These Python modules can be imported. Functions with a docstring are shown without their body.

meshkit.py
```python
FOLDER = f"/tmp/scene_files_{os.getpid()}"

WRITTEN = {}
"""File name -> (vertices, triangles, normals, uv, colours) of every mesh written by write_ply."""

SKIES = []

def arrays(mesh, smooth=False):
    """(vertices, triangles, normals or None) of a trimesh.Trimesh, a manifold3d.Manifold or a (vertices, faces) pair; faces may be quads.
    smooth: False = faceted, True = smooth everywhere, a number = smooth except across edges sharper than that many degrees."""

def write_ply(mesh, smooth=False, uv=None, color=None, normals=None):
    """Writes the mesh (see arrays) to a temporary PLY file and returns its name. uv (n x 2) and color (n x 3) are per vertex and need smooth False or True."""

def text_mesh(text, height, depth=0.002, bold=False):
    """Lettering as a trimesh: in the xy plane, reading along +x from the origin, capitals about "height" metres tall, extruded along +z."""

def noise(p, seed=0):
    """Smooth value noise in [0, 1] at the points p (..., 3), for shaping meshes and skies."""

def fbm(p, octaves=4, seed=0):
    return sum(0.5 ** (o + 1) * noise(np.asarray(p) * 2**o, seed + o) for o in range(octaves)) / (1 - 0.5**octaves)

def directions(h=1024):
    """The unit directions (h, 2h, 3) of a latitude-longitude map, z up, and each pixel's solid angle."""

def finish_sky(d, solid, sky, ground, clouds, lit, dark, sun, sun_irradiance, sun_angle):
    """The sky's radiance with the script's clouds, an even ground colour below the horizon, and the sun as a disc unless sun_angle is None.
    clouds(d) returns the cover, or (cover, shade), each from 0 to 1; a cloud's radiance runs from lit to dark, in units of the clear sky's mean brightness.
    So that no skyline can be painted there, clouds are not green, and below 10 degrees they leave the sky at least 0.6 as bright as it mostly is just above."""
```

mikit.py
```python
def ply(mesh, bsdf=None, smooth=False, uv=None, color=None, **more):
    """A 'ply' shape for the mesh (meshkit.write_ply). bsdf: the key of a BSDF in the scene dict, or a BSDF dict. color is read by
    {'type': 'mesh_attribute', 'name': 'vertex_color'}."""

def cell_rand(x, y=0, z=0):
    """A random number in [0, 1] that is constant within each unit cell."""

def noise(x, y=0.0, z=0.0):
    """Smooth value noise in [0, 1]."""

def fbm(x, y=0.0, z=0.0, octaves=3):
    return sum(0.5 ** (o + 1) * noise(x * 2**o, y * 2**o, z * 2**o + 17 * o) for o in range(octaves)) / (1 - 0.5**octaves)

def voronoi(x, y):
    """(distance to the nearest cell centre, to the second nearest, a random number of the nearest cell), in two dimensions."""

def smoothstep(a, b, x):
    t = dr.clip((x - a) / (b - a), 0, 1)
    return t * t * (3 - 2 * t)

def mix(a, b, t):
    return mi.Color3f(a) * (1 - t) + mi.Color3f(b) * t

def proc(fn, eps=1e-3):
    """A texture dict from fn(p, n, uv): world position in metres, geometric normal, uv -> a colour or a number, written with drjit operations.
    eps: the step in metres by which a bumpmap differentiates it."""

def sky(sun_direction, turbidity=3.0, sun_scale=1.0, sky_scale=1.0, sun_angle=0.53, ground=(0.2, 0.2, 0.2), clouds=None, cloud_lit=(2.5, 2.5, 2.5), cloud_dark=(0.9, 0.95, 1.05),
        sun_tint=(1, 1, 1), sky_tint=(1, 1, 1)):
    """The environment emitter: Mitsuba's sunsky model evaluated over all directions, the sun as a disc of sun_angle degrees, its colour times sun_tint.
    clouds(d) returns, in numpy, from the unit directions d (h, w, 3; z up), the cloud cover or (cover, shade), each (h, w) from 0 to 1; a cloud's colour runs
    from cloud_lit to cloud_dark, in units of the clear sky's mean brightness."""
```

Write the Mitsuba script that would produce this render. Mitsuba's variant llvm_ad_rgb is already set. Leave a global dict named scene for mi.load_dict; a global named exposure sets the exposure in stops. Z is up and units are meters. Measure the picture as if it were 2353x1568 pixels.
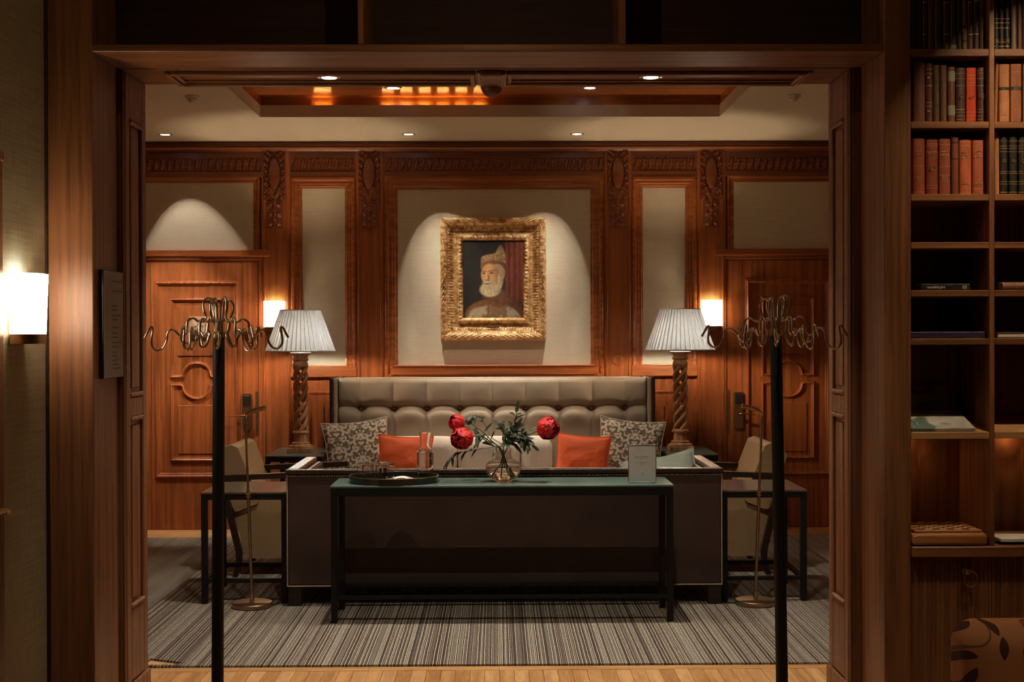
import math, random
import numpy as np, trimesh, shapely.geometry as sg
import drjit as dr
import mitsuba as mi
import mikit, meshkit
from mikit import noise, fbm, voronoi, cell_rand, smoothstep, mix, proc

T = mi.ScalarTransform4f
rng = np.random.default_rng(7)
random.seed(7)
scene, labels, taken = {}, {}, set()

# ------------------------------------------------------------------ camera, light, exposure
FPX = 3000.0
scene['camera'] = {'type': 'perspective', 'fov_axis': 'x', 'fov': math.degrees(2 * math.atan(1176.5 / FPX)), 'near_clip': 0.05, 'far_clip': 60.0,
    'to_world': T().look_at(origin=[0, 0, 1.5], target=[31.5 / FPX, 1.0, 1.5 - 19.0 / FPX], up=[0.003, 0, 1])}
exposure = -0.12
def spot(name, pos, aim, inten, cutoff, beam=None, col=(1, .86, .68), pick=2.0):
    scene[name] = {'type': 'spot', 'to_world': T().look_at(origin=list(pos), target=list(aim), up=[0.01, 1, 0.02]),
        'intensity': {'type': 'rgb', 'value': [inten * c for c in col]}, 'cutoff_angle': cutoff, 'beam_width': beam if beam else cutoff * .75, 'sampling_weight': pick}
WARM, NEUT = (1, .72, .42), (1, .88, .72)
LAMPS = [  # the beams of the recessed ceiling lights, and added rack spots: position, aim, strength, cutoff
    ('beam_painting_a', (-.65, 9.54, 2.935), (-.10, 9.985, 1.22), 14, 25.5, 11, NEUT),
    ('beam_painting_b', (.58, 9.54, 2.935), (.04, 9.985, 1.22), 14, 25.5, 11, NEUT),
    ('beam_door', (-2.42, 9.54, 2.935), (-2.31, 9.96, 1.95), 3.2, 25, 20, NEUT),
    ('beam_tray_a', (-.677, 8.49, 3.07), (-.55, 9.25, .5), 5.0, 32, 20, NEUT),
    ('beam_tray_b', (.60, 8.49, 3.07), (.50, 9.25, .5), 5.0, 32, 20, NEUT),
    ('beam_tray_c', (-.677, 6.75, 3.07), (-.8, 6.5, 0), 14.0, 44, 30, NEUT),
    ('beam_tray_d', (.60, 6.75, 3.07), (.75, 6.5, 0), 14.0, 44, 30, NEUT),
    ('beam_head_a', (-.657, 5.11, 2.48), (-.72, 6.25, 0), 3.2, 46, 30, NEUT),
    ('beam_head_b', (.60, 5.11, 2.48), (.70, 6.25, 0), 3.2, 46, 30, NEUT),
    ('beam_books', (2.02, 3.95, 2.97), (1.99, 4.7, 1.90), 6.0, 34, 14, WARM),
    ('beam_library', (-.03, 3.75, 2.97), (0.03, 4.7, 2.0), 0.42, 80, 50, WARM),
    ('beam_left_bay', (-2.62, 8.95, 2.94), (-2.36, 10, .86), 15.0, 24, 16, NEUT),
    ('beam_tray_spill', (.60, 8.52, 3.078), (.60, 8.79, 2.985), .06, 50, 25, NEUT),
    ('beam_chair', (1.75, 2.3, 2.97), (1.5, 3.35, .65), 3.0, 22, 12, WARM),
    ('fill_rack_a', (-.75, 3.9, 2.97), (-.92, 4.45, 1.5), 3.5, 19, 12, NEUT),  # added spot to brighten the left coat hooks, no fixture
    ('fill_rack_b', (.75, 3.9, 2.97), (.92, 4.45, 1.5), 3.5, 19, 12, NEUT),  # added spot to brighten the right coat hooks, no fixture
]
for n_, p_, a_, i_, c_, b_, k_ in LAMPS:
    spot(n_, p_, a_, i_, c_, b_, k_, 1.0 if 'head' in n_ or 'library' in n_ else .4 if 'spill' in n_ else 2.0)
BULB_L = 1150.0       # radiance of the table lamps' bulbs
SCONCE_L = 13.0      # radiance of the opal glass of the sconces

# ------------------------------------------------------------------ materials
def rgb(c): return {'type': 'rgb', 'value': [float(x) for x in c]}
def pr(c, rough=.5, two=True, **k):
    d = {'type': 'principled', 'base_color': c if isinstance(c, dict) else rgb(c), 'roughness': rough, **k}
    return {'type': 'twosided', 'bsdf': d} if two else d
def mat(name, d):
    scene['mat_' + name] = d
    return 'mat_' + name

def wood_fn(axis, dark, light, f=55.0, s=1.6):
    def fn(p, n, uv):
        a, b, c = (p.x, p.y, p.z) if axis == 'z' else (p.z, p.y, p.x) if axis == 'x' else (p.x, p.z, p.y)
        w = fbm(a * 7, b * 7, c * .8, 2) * 1.6
        g = noise((a + w * .03) * f, b * f, c * s) * .55 + noise(a * f * 4, b * f * 4, c * s * 5) * .3 + fbm(a * 3, b * 3, c * .7, 2) * .35
        return mix(dark, light, smoothstep(.25, .95, g))
    return proc(fn)
WV = mat('wood_upright', pr(wood_fn('z', (.205, .054, .016), (.39, .118, .034)), .33, specular=.5))
WH = mat('wood_level', pr(wood_fn('x', (.205, .054, .016), (.39, .118, .034)), .30, specular=.5))
OV = mat('oak_upright', pr(wood_fn('z', (.125, .047, .019), (.25, .106, .042), 70), .42))
OH = mat('oak_level', pr(wood_fn('x', (.125, .047, .019), (.25, .106, .042), 70), .42))
PALEOAK = mat('pale_oak', pr(wood_fn('x', (.36, .19, .085), (.54, .33, .16), 60), .4))
BOXW = mat('box_wood', pr(wood_fn('x', (.30, .115, .038), (.48, .21, .075), 50), .3))
OY = mat('oak_deep', pr(wood_fn('y', (.17, .062, .024), (.31, .125, .05), 60), .36))
WF = mat('aged_wood', pr(wood_fn('x', (.12, .030, .011), (.21, .058, .019)), .34, specular=.5))  # darkened wall wood, shade high on the wall put into the colour
LACQ = mat('lacquer_wood', pr(wood_fn('x', (.26, .075, .018), (.42, .14, .038), 40), .22, specular=.8))
COL = mat('carved_wood', pr(wood_fn('z', (.32, .155, .070), (.52, .275, .130), 60), .42))
PLATE = mat('pale_carved_wood', pr(wood_fn('x', (.50, .33, .20), (.66, .47, .31), 60), .45))
DARKW = mat('dark_wood', pr(wood_fn('x', (.018, .010, .007), (.032, .017, .011), 60), .42, specular=.3))
DULL = mat('dark_stain', pr(wood_fn('x', (.030, .012, .009), (.045, .018, .012), 60), .8))  # near-black colour carries the shade of shelf back and gaps
RAIL = mat('rail_wood', pr(wood_fn('y', (.06, .028, .018), (.13, .06, .034), 60), .3))

def linen_fn(c, k=.16):
    def fn(p, n, uv):
        t = noise(p.x * 9, p.y * 9, p.z * 420) * .55 + noise(p.x * 380, p.y * 380, p.z * 12) * .3 + fbm(p.x * 2, p.y * 2, p.z * 2, 2) * .3
        return mi.Color3f(c) * (1 - k + 2 * k * t)
    return proc(fn)
LINEN = mat('wall_linen', pr(linen_fn((.56, .49, .37)), .85))
GRASS = mat('grasscloth', pr(linen_fn((.27, .235, .15), .42), .6))
PLAS = mat('plaster', pr((.62, .555, .42), .8))
SOFA = mat('sofa_fabric', pr(linen_fn((.31, .25, .185), .08), .8, sheen=.25))
CREAM = mat('cream_fabric', pr(linen_fn((.52, .46, .38), .14), .8, sheen=.3))
BEIGE = mat('beige_fabric', pr(linen_fn((.30, .19, .088), .14), .85))
def leather_fn(p, n, uv):
    return mi.Color3f(.046, .027, .021) * (.75 + .5 * fbm(p.x * 6, p.y * 6, p.z * 6, 3))
LEATH = mat('brown_leather', pr(proc(leather_fn), .52, specular=.25))
PIPE = mat('leather_piping', pr((.30, .22, .14), .5))
ORANGE = mat('orange_velvet', pr(linen_fn((.78, .115, .022), .2), .6, sheen=1.0))
GREENV = mat('grey_green_velvet', pr(linen_fn((.19, .22, .17), .25), .6, sheen=.8))
BLACK = mat('black_metal', pr((.007, .0075, .0075), .42, specular=.2))
POLE = mat('black_grained_pole', pr((.007, .007, .007), .55))
GTOP = mat('green_glass_top', pr((.070, .115, .098), .12, specular=.7))
DTOP = mat('dark_table_top', pr((.06, .05, .04), .14, specular=.7))
BRASS = mat('brass', pr((.56, .37, .18), .27, metallic=1.0))
BRONZE = mat('dull_bronze', pr((.34, .22, .13), .36, metallic=1.0))
STEEL = mat('brushed_steel', pr((.62, .54, .45), .25, metallic=1.0))
CHROME = mat('chrome', pr((.92, .80, .64), .2, metallic=1.0))
STUD = mat('stud_brass', pr((.62, .47, .30), .3, metallic=1.0))
def gold_fn(p, n, uv):
    t = fbm(p.x * 40, p.y * 40, p.z * 40, 2)
    return mix((.36, .17, .05), (.86, .58, .28), smoothstep(.2, .8, t))
GOLD = mat('gilding', pr(proc(gold_fn), .34, metallic=.55))
BLACKP = mat('black_plastic', pr((.012, .012, .012), .25))
WHITE = mat('white_paint', pr((.6, .58, .54), .4))
PAPER = mat('paper', pr((.74, .75, .70), .7))
CARD = mat('grey_green_card', pr((.44, .46, .42), .7))
INK = mat('ink', pr((.06, .06, .06), .7))
PALEINK = mat('pale_ink', pr((.28, .28, .26), .7))
NOTICE = mat('notice_paper', pr((.26, .22, .18), .6))
NOTINK = mat('notice_ink', pr((.10, .08, .07), .6))
SHADE = mat('pleated_shade', {'type': 'principledthin', 'base_color': rgb((.165, .185, .225)), 'roughness': .7, 'diff_trans': 1.0, 'spec_trans': 0.0})
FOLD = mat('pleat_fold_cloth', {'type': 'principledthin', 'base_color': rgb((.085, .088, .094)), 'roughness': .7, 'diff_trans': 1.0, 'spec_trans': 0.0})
SHTRIM = mat('shade_trim', pr((.55, .52, .48), .7))
OPAL = mat('opal_glass', pr((.8, .8, .78), .3))
GLASS = mat('clear_glass', {'type': 'dielectric', 'int_ior': 1.5, 'ext_ior': 1.0})
VASEG = mat('vase_glass', {'type': 'dielectric', 'int_ior': 1.5, 'ext_ior': 1.0, 'specular_transmittance': rgb((.93, .91, .88))})
WATER = mat('water', {'type': 'dielectric', 'int_ior': 1.33, 'ext_ior': 1.0})
PETAL = mat('red_petal', pr((.52, .009, .010), .55, sheen=.3))
PETAL2 = mat('deep_red_petal', pr((.42, .006, .008), .55))
LEAF = mat('dark_leaf', pr((.022, .037, .018), .42))
STEM = mat('green_stem', pr((.07, .10, .045), .5))
BUD = mat('green_bud', pr((.045, .075, .04), .55))
TRAYM = mat('black_lacquer', pr((.010, .010, .010), .12, specular=.6))
FLOORS = [mat('plank_%d' % i, pr(wood_fn('y', d, l, 38, 3.0), .35)) for i, (d, l) in enumerate((((.40, .20, .075), (.56, .31, .125)), ((.45, .24, .10), (.62, .36, .16)), ((.35, .17, .062), (.50, .27, .105))))]
PLANKX = mat('plank_across', pr(wood_fn('x', (.38, .19, .07), (.54, .30, .12), 38, 3.0), .35))

def rug_fn(p, n, uv):
    x = p.x + .0016 * (noise(p.x * 30, p.y * 9) - .5) + .002 * (noise(p.x * 5, p.y * 2.3) - .5)
    q = x / .0165
    k = dr.floor(q); f = q - k
    r1, r2, r3 = cell_rand(k, 3), cell_rand(k, 7), cell_rand(k, 11)
    tone = lambda r: dr.select(r < .40, mi.Color3f(.050, .034, .030), dr.select(r < .72, mi.Color3f(.105, .088, .070), mi.Color3f(.150, .140, .112)))
    c = dr.select(f < .36, tone(r1), dr.select(f < .72, tone(r2), mi.Color3f(.030, .020, .019)))
    line = smoothstep(.115, .075, dr.abs(f - .86)) * (.35 + .65 * dr.select(r3 < .8, mi.Float(1), mi.Float(0)))
    line2 = smoothstep(.085, .05, dr.abs(f - .36)) * dr.select(cell_rand(k, 13) < .33, mi.Float(.7), mi.Float(0))
    c = mix(c, (.52, .45, .34), dr.maximum(line, line2))
    return c * (.78 + .44 * noise(p.x * 900, p.y * 260))
RUG = mat('rug_stripes', pr(proc(rug_fn), .95))

def rosette(u, v, petals, r0, amp, turn=0.0):
    r, th = dr.sqrt(u * u + v * v), dr.atan2(v, u) + turn
    return r0 * (1 - amp + amp * dr.cos(petals * th)) - r
def damask_fn(p, n, uv):
    u, v = uv.x * 2.6, uv.y * 2.6
    cx = dr.floor(u); du = u - cx - .5
    vv = v + .5 * (cx - 2 * dr.floor(cx / 2)); dv = vv - dr.floor(vv) - .5
    au = dr.abs(du)
    a = dr.maximum(rosette(du, dv, 8, .27, .28), -9)
    hole = dr.maximum(.045 - dr.abs(dr.sqrt(du * du + dv * dv) - .12), -1)
    lv = dr.maximum(rosette(au - .36, dv - .34, 3, .20, .45, .6), rosette(au - .33, dv + .30, 3, .20, .45, 2.2))
    curl = .020 - dr.abs(dr.sqrt(dr.square(au - .40) + dr.square(dv)) - .085)
    s = dr.maximum(dr.maximum(a, lv), curl)
    w = fbm(au * 11 + 3, dv * 11, 0, 2) - .52
    m = smoothstep(-.008, .014, s + .05 * w) * (1 - smoothstep(-.012, .010, hole) * .8)
    m = dr.maximum(m, smoothstep(.07, .12, w) * .9)
    return mix((.165, .130, .080), (.70, .62, .51), m)
DAMASK = mat('damask', pr(proc(damask_fn), .8, sheen=.2))
def leafy_fn(p, n, uv):
    u, v = uv.x * 13.5 + .3, uv.y * 13.5
    out = mi.Float(0)
    for a in (-1, 0, 1):
        for b in (-1, 0, 1):
            cx, cy = dr.floor(u) + a, dr.floor(v) + b
            dx, dy = u - (cx + .25 + .5 * cell_rand(cx, cy, 1)), v - (cy + .25 + .5 * cell_rand(cx, cy, 2))
            an = 6.28 * cell_rand(cx, cy, 4)
            x, y = dx * dr.cos(an) + dy * dr.sin(an), dy * dr.cos(an) - dx * dr.sin(an)
            out = dr.maximum(out, 1 - smoothstep(.9, 1.0, dr.abs(y) / (.17 * dr.maximum(1 - dr.square(x / .42), .001))))
    vine = 1 - smoothstep(.02, .05, dr.abs(noise(u * .9, v * .9) - .5))
    m = dr.maximum(out, vine * .7)
    return mix((.50, .235, .105), (.075, .024, .017), m)
LEAFY = mat('leafy_upholstery', pr(proc(leafy_fn), .8))

# the picture: an oil portrait of a bearded man in a tall soft cap (painted flat, u and v from 0 to 1 over the canvas)
PX0, PX1, PZ0, PZ1 = -.264, .192, 1.617, 2.214
def portrait_fn(p, n, uv):
    u, v = (p.x - PX0) / (PX1 - PX0), (p.z - PZ0) / (PZ1 - PZ0)
    v = v * 1.31
    br = fbm(u * 30, v * 30, 0, 3)
    def ell(cx, cy, rx, ry, ang=0.0, soft=.12):
        ca, sa = math.cos(ang), math.sin(ang)
        x, y = ((u - cx) * ca + (v - cy) * sa) / rx, (-(u - cx) * sa + (v - cy) * ca) / ry
        return 1 - smoothstep(1 - soft, 1 + soft, dr.sqrt(x * x + y * y))
    c = mix((.008, .009, .007), (.013, .011, .009), br)
    cur = smoothstep(.66, .74, u + .03 * (br - .5)) * smoothstep(.12, .4, v)
    c = mix(c, mix((.040, .009, .005), (.095, .018, .008), .5 + .5 * dr.sin(u * 70 + 3 * br)), cur)
    rb = dr.maximum(ell(.50, .06, .47, .25, 0, .07), ell(.72, .12, .30, .20, -.45, .07))
    c = mix(c, mix((.05, .018, .009), (.13, .050, .020), smoothstep(.95, .2, u) * .8 + .4 * (br - .5)), rb)
    pale = dr.maximum(ell(.42, .02, .36, .17, 0, .14), ell(.78, .06, .20, .10, -.6, .16))
    blotch = smoothstep(.44, .56, fbm(u * 9, v * 7 + 4, 0, 3))
    c = mix(c, mix((.24, .19, .12), (.12, .055, .025), blotch * .85) * (1.15 - .5 * u), pale * rb)
    c = mix(c, (.05, .03, .02), ell(.41, .10, .006, .12, -.15, .5) * rb)
    c = mix(c, (.07, .028, .014), ell(.54, .36, .20, .10, .2, .35))
    lit = smoothstep(.75, .30, u)
    # cap: a broad band under a tall soft crown that rises towards the back
    x_ = (u - .50) / .21
    crown = .985 + .075 * dr.sqrt(dr.maximum(1 - x_ * x_, 0)) + .17 * dr.exp(-dr.square((u - .625) / .070))
    cap = smoothstep(.012, -.012, v - crown) * smoothstep(.865, .885, v) * smoothstep(1.03, .97, dr.abs(x_))
    c = mix(c, mix((.075, .038, .016), (.235, .145, .065), dr.clip(br * .9 + .35 * lit - .1, 0, 1)), cap)
    band = smoothstep(1.04, .98, dr.abs(x_)) * smoothstep(.845, .865, v + .05 * x_ * x_) * smoothstep(.965, .945, v + .05 * x_ * x_)
    c = mix(c, mix((.055, .020, .009), (.135, .055, .022), lit), band)
    c = mix(c, mix((.10, .06, .03), (.30, .20, .11), lit + .2), ell(.575, .755, .120, .145, .30, .10))
    # face and beard
    face = ell(.445, .715, .150, .185, .04, .10)
    skin = mix((.36, .185, .085), (.13, .050, .022), smoothstep(.42, .62, u + .10 * (br - .5)))
    c = mix(c, skin, face)
    c = mix(c, (.045, .018, .010), dr.maximum(ell(.345, .738, .026, .012, 0, .6), ell(.470, .744, .036, .013, 0, .6)))
    c = mix(c, (.085, .035, .016), dr.maximum(ell(.345, .768, .046, .012, .08, .9), ell(.478, .780, .060, .013, .15, .9)) * .8)
    c = mix(c, (.44, .25, .13), ell(.385, .69, .018, .062, .08, .9) * .8)
    c = mix(c, (.10, .038, .018), ell(.424, .67, .020, .055, .1, .9) * .8)
    c = mix(c, (.10, .040, .018), ell(.398, .626, .032, .012, 0, .8) * .8)
    beard = dr.maximum(ell(.45, .475, .175, .130, .08, .16), ell(.605, .60, .055, .14, -.1, .3))
    hair = fbm(u * 60, v * 14, 0, 2)
    c = mix(c, mix((.13, .085, .045), (.34, .26, .155), dr.clip(hair * .7 + .45 * smoothstep(.66, .34, u), 0, 1)), dr.maximum(beard, ell(.42, .578, .10, .03, 0, .3)))
    c = mix(c, (.11, .042, .02), ell(.395, .563, .048, .011, 0, .8))
    return c * (.80 + .4 * br)
PICT = mat('oil_portrait', pr(proc(portrait_fn), .42))

# ------------------------------------------------------------------ mesh helpers
def cat(ms): return trimesh.util.concatenate([m for m in ms])
def box(x0, x1, y0, y1, z0, z1, b=.003):
    x0, x1, y0, y1, z0, z1 = min(x0, x1), max(x0, x1), min(y0, y1), max(y0, y1), min(z0, z1), max(z0, z1)
    b = min(b, .3 * (x1 - x0), .3 * (y1 - y0), .3 * (z1 - z0))
    P = []
    for x, sx in ((x0, 1), (x1, -1)):
        for y, sy in ((y0, 1), (y1, -1)):
            for z, sz in ((z0, 1), (z1, -1)):
                P += [(x, y + sy * b, z + sz * b), (x + sx * b, y, z + sz * b), (x + sx * b, y + sy * b, z)]
    return trimesh.convex.convex_hull(np.array(P))
def slab(x0, x1, y0, y1, z0, z1):
    m = trimesh.creation.box((abs(x1 - x0), abs(y1 - y0), abs(z1 - z0)))
    m.apply_translation(((x0 + x1) / 2, (y0 + y1) / 2, (z0 + z1) / 2))
    return m
def hull(P): return trimesh.convex.convex_hull(np.array(P, float))
def grid(P, flip=False, close_u=False, close_v=False):
    P = np.asarray(P, float); a, b = P.shape[:2]
    i, j = np.meshgrid(np.arange(a if close_u else a - 1), np.arange(b if close_v else b - 1), indexing='ij')
    i2, j2 = (i + 1) % a, (j + 1) % b
    f = np.stack([i * b + j, i2 * b + j, i2 * b + j2, i * b + j2], -1).reshape(-1, 4)
    if flip: f = f[:, ::-1]
    return trimesh.Trimesh(P.reshape(-1, 3), np.vstack([f[:, [0, 1, 2]], f[:, [0, 2, 3]]]), process=False)
def rect_frame(x0, x1, z0, z1, prof, y=10.0):
    """mitred moulding: prof = (inset, height off the plane y towards the viewer)"""
    rings = [[(x0 + d, y - h, z0 + d), (x1 - d, y - h, z0 + d), (x1 - d, y - h, z1 - d), (x0 + d, y - h, z1 - d)] for d, h in prof]
    m = grid(np.array(rings), close_v=True)
    return trimesh.Trimesh(m.vertices, m.faces[:, ::-1], process=False)
def sweep(path, prof, y):
    """moulding along an open path in the x-z plane; prof = (offset to the left of the path, height off y)"""
    path = np.asarray(path, float)
    t = np.gradient(path, axis=0); t /= np.linalg.norm(t, axis=1, keepdims=True)
    seg = np.diff(path, axis=0); seg /= np.linalg.norm(seg, axis=1, keepdims=True)
    n = np.zeros_like(path)
    for i in range(len(path)):
        a = seg[max(i - 1, 0)]; b = seg[min(i, len(seg) - 1)]
        na, nb = np.array([-a[1], a[0]]), np.array([-b[1], b[0]])
        m = na + nb; m /= np.linalg.norm(m)
        n[i] = m / max(.4, m @ na)
    P = np.array([[(q[0] + k[0] * o, y - h, q[1] + k[1] * o) for o, h in prof] for q, k in zip(path, n)])
    return grid(P)
def tube(path, r, n=8, closed=False):
    path = np.asarray(path, float); m = len(path)
    r = np.broadcast_to(np.asarray(r, float), (m,))
    t = np.gradient(path, axis=0)
    if closed: t = np.roll(path, -1, 0) - np.roll(path, 1, 0)
    t /= np.linalg.norm(t, axis=1, keepdims=True) + 1e-12
    u = np.cross(t[0], [0, 0, 1] if abs(t[0][2]) < .9 else [1, 0, 0]); u /= np.linalg.norm(u)
    a = np.arange(n) * 2 * np.pi / n
    P = []
    for i in range(m):
        u = u - t[i] * (u @ t[i]); u /= np.linalg.norm(u)
        w = np.cross(t[i], u)
        P.append(path[i] + r[i] * (np.cos(a)[:, None] * u + np.sin(a)[:, None] * w))
    P = np.array(P)
    g = grid(P, flip=True, close_u=closed, close_v=True)
    if closed: return g
    v = np.vstack([g.vertices, path[0], path[-1]]); k = len(g.vertices)
    f = [[k, (j + 1) % n, j] for j in range(n)] + [[k + 1, (m - 1) * n + j, (m - 1) * n + (j + 1) % n] for j in range(n)]
    m_ = trimesh.Trimesh(v, np.vstack([g.faces[:, ::-1], f]), process=False)
    trimesh.repair.fix_normals(m_)
    return m_
def spline(pts, k=8):
    """Catmull-Rom through the points"""
    p = np.asarray(pts, float); p = np.vstack([2 * p[0] - p[1], p, 2 * p[-1] - p[-2]])
    out = []
    for i in range(1, len(p) - 2):
        for s in np.arange(k) / k:
            a, b, c, d = p[i - 1], p[i], p[i + 1], p[i + 2]
            out.append(.5 * (2 * b + (c - a) * s + (2 * a - 5 * b + 4 * c - d) * s * s + (3 * b - a - 3 * c + d) * s ** 3))
    return np.array(out + [p[-2]])
def lathe(prof, n=32, at=(0, 0, 0)):
    prof = np.asarray(prof, float)
    a = np.arange(n) * 2 * np.pi / n
    P = np.stack([np.outer(prof[:, 0], np.cos(a)), np.outer(prof[:, 0], np.sin(a)), np.repeat(prof[:, 1:2], n, 1)], -1) + np.array(at)
    return grid(P, flip=True, close_v=True)
def solid_lathe(prof, n=32, at=(0, 0, 0)):
    """closed on the axis, normals outward (for glass)"""
    m = lathe(prof, n, at)
    m = trimesh.Trimesh(m.vertices, m.faces, process=True)
    m.merge_vertices(); m.update_faces(m.nondegenerate_faces())
    trimesh.repair.fix_normals(m)
    if m.volume < 0: m.invert()
    return m
def move(m, x=0, y=0, z=0):
    m = m.copy(); m.apply_translation((x, y, z)); return m
def rot(m, ang, axis, point=(0, 0, 0)):
    m = m.copy(); m.apply_transform(trimesh.transformations.rotation_matrix(ang, axis, point)); return m
def field(x0, x1, z0, z1, y, fn, nx, nz, skirt=True):
    """relief carved towards the viewer: y - fn(X, Z)"""
    X, Z = np.meshgrid(np.linspace(x0, x1, nx), np.linspace(z0, z1, nz), indexing='ij')
    H = fn(X, Z)
    P = np.stack([X, y - H, Z], -1)
    if skirt:
        P = np.concatenate([P[:1] * [1, 0, 1] + [0, y, 0], P, P[-1:] * [1, 0, 1] + [0, y, 0]], 0)
        P = np.concatenate([P[:, :1] * [1, 0, 1] + [0, y, 0], P, P[:, -1:] * [1, 0, 1] + [0, y, 0]], 1)
    return grid(P)

def key_of(name):
    k, i = name, 0
    while k in taken:
        i += 1; k = '%s_%03d' % (name, i)
    taken.add(k)
    return k
def put(name, mesh, m, parent=None, smooth=30, label=None, kind=None, uv=None, **more):
    k = key_of(parent + '__' + name if parent else name)
    if uv is not None: smooth = True if smooth else False
    scene[k] = mikit.ply(mesh, m, smooth=smooth, uv=uv, **more)
    if label or kind:
        labels[k] = {}
        if label: labels[k]['label'] = label
        if kind: labels[k]['kind'] = kind
    return k
def again(name, source, parent=None, to_world=None):
    k = key_of(parent + '__' + name if parent else name)
    scene[k] = {**scene[source], **({'to_world': to_world} if to_world is not None else {})}
    return k
def thing(name, label, cat_, group=None):
    k = key_of(name)
    labels[k] = {'label': label, 'category': cat_}
    if group: labels[k]['group'] = group
    return k
def one(name, mesh, m, label, cat_, group=None, smooth=30, uv=None, **more):
    k = put(name, mesh, m, None, smooth, uv=uv, **more)
    labels[k] = {'label': label, 'category': cat_}
    if group: labels[k]['group'] = group
    return k
def struct(name, mesh, m, label, smooth=30):
    k = put(name, mesh, m, None, smooth)
    labels[k] = {'label': label, 'kind': 'structure'}
    return k
def glow(c, pick=1.0): return {'type': 'area', 'radiance': rgb(c), 'sampling_weight': pick}

# ------------------------------------------------------------------ the setting
XC = -.03
struct('floor', cat([slab(-3.7, 3.7, -1.2, 10.1, -.14, -.02), slab(-3.7, 3.7, 5.86, 10.1, -.03, 0), slab(-3.7, -1.745, -1.2, 5.86, -.03, 0), slab(1.745, 3.7, -1.2, 5.86, -.03, 0), slab(-1.745, 1.745, -1.2, 3.3, -.03, 0)]), FLOORS[1], 'warm oak floor')
PL = {}
for i in range(54):     # planks running through the opening
    x = -1.743 + i * .0646
    mm = FLOORS[(i * 7 + i // 3) % 3]
    put('plank', box(x + .0006, x + .0640, 3.3, 5.795, -.02, 0 - .0006 * (i % 3), .0012), mm, 'floor', smooth=False)
for i in range(6):
    put('border_plank', box(-1.743 + i * .581, -1.743 + i * .581 + .580, 5.797, 5.86, -.02, .0005, .0012), PLANKX, 'floor', smooth=False)
for j in range(4):
    for i in range(5):
        x = -3.3 + i * 1.3 + (j % 2) * .4
        put('border_plank', box(max(x, -3.3), min(x + 1.298, 3.3), 9.575 + j * .105, 9.678 + j * .105, 0, .004, .001), PLANKX, 'floor', smooth=False)

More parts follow.
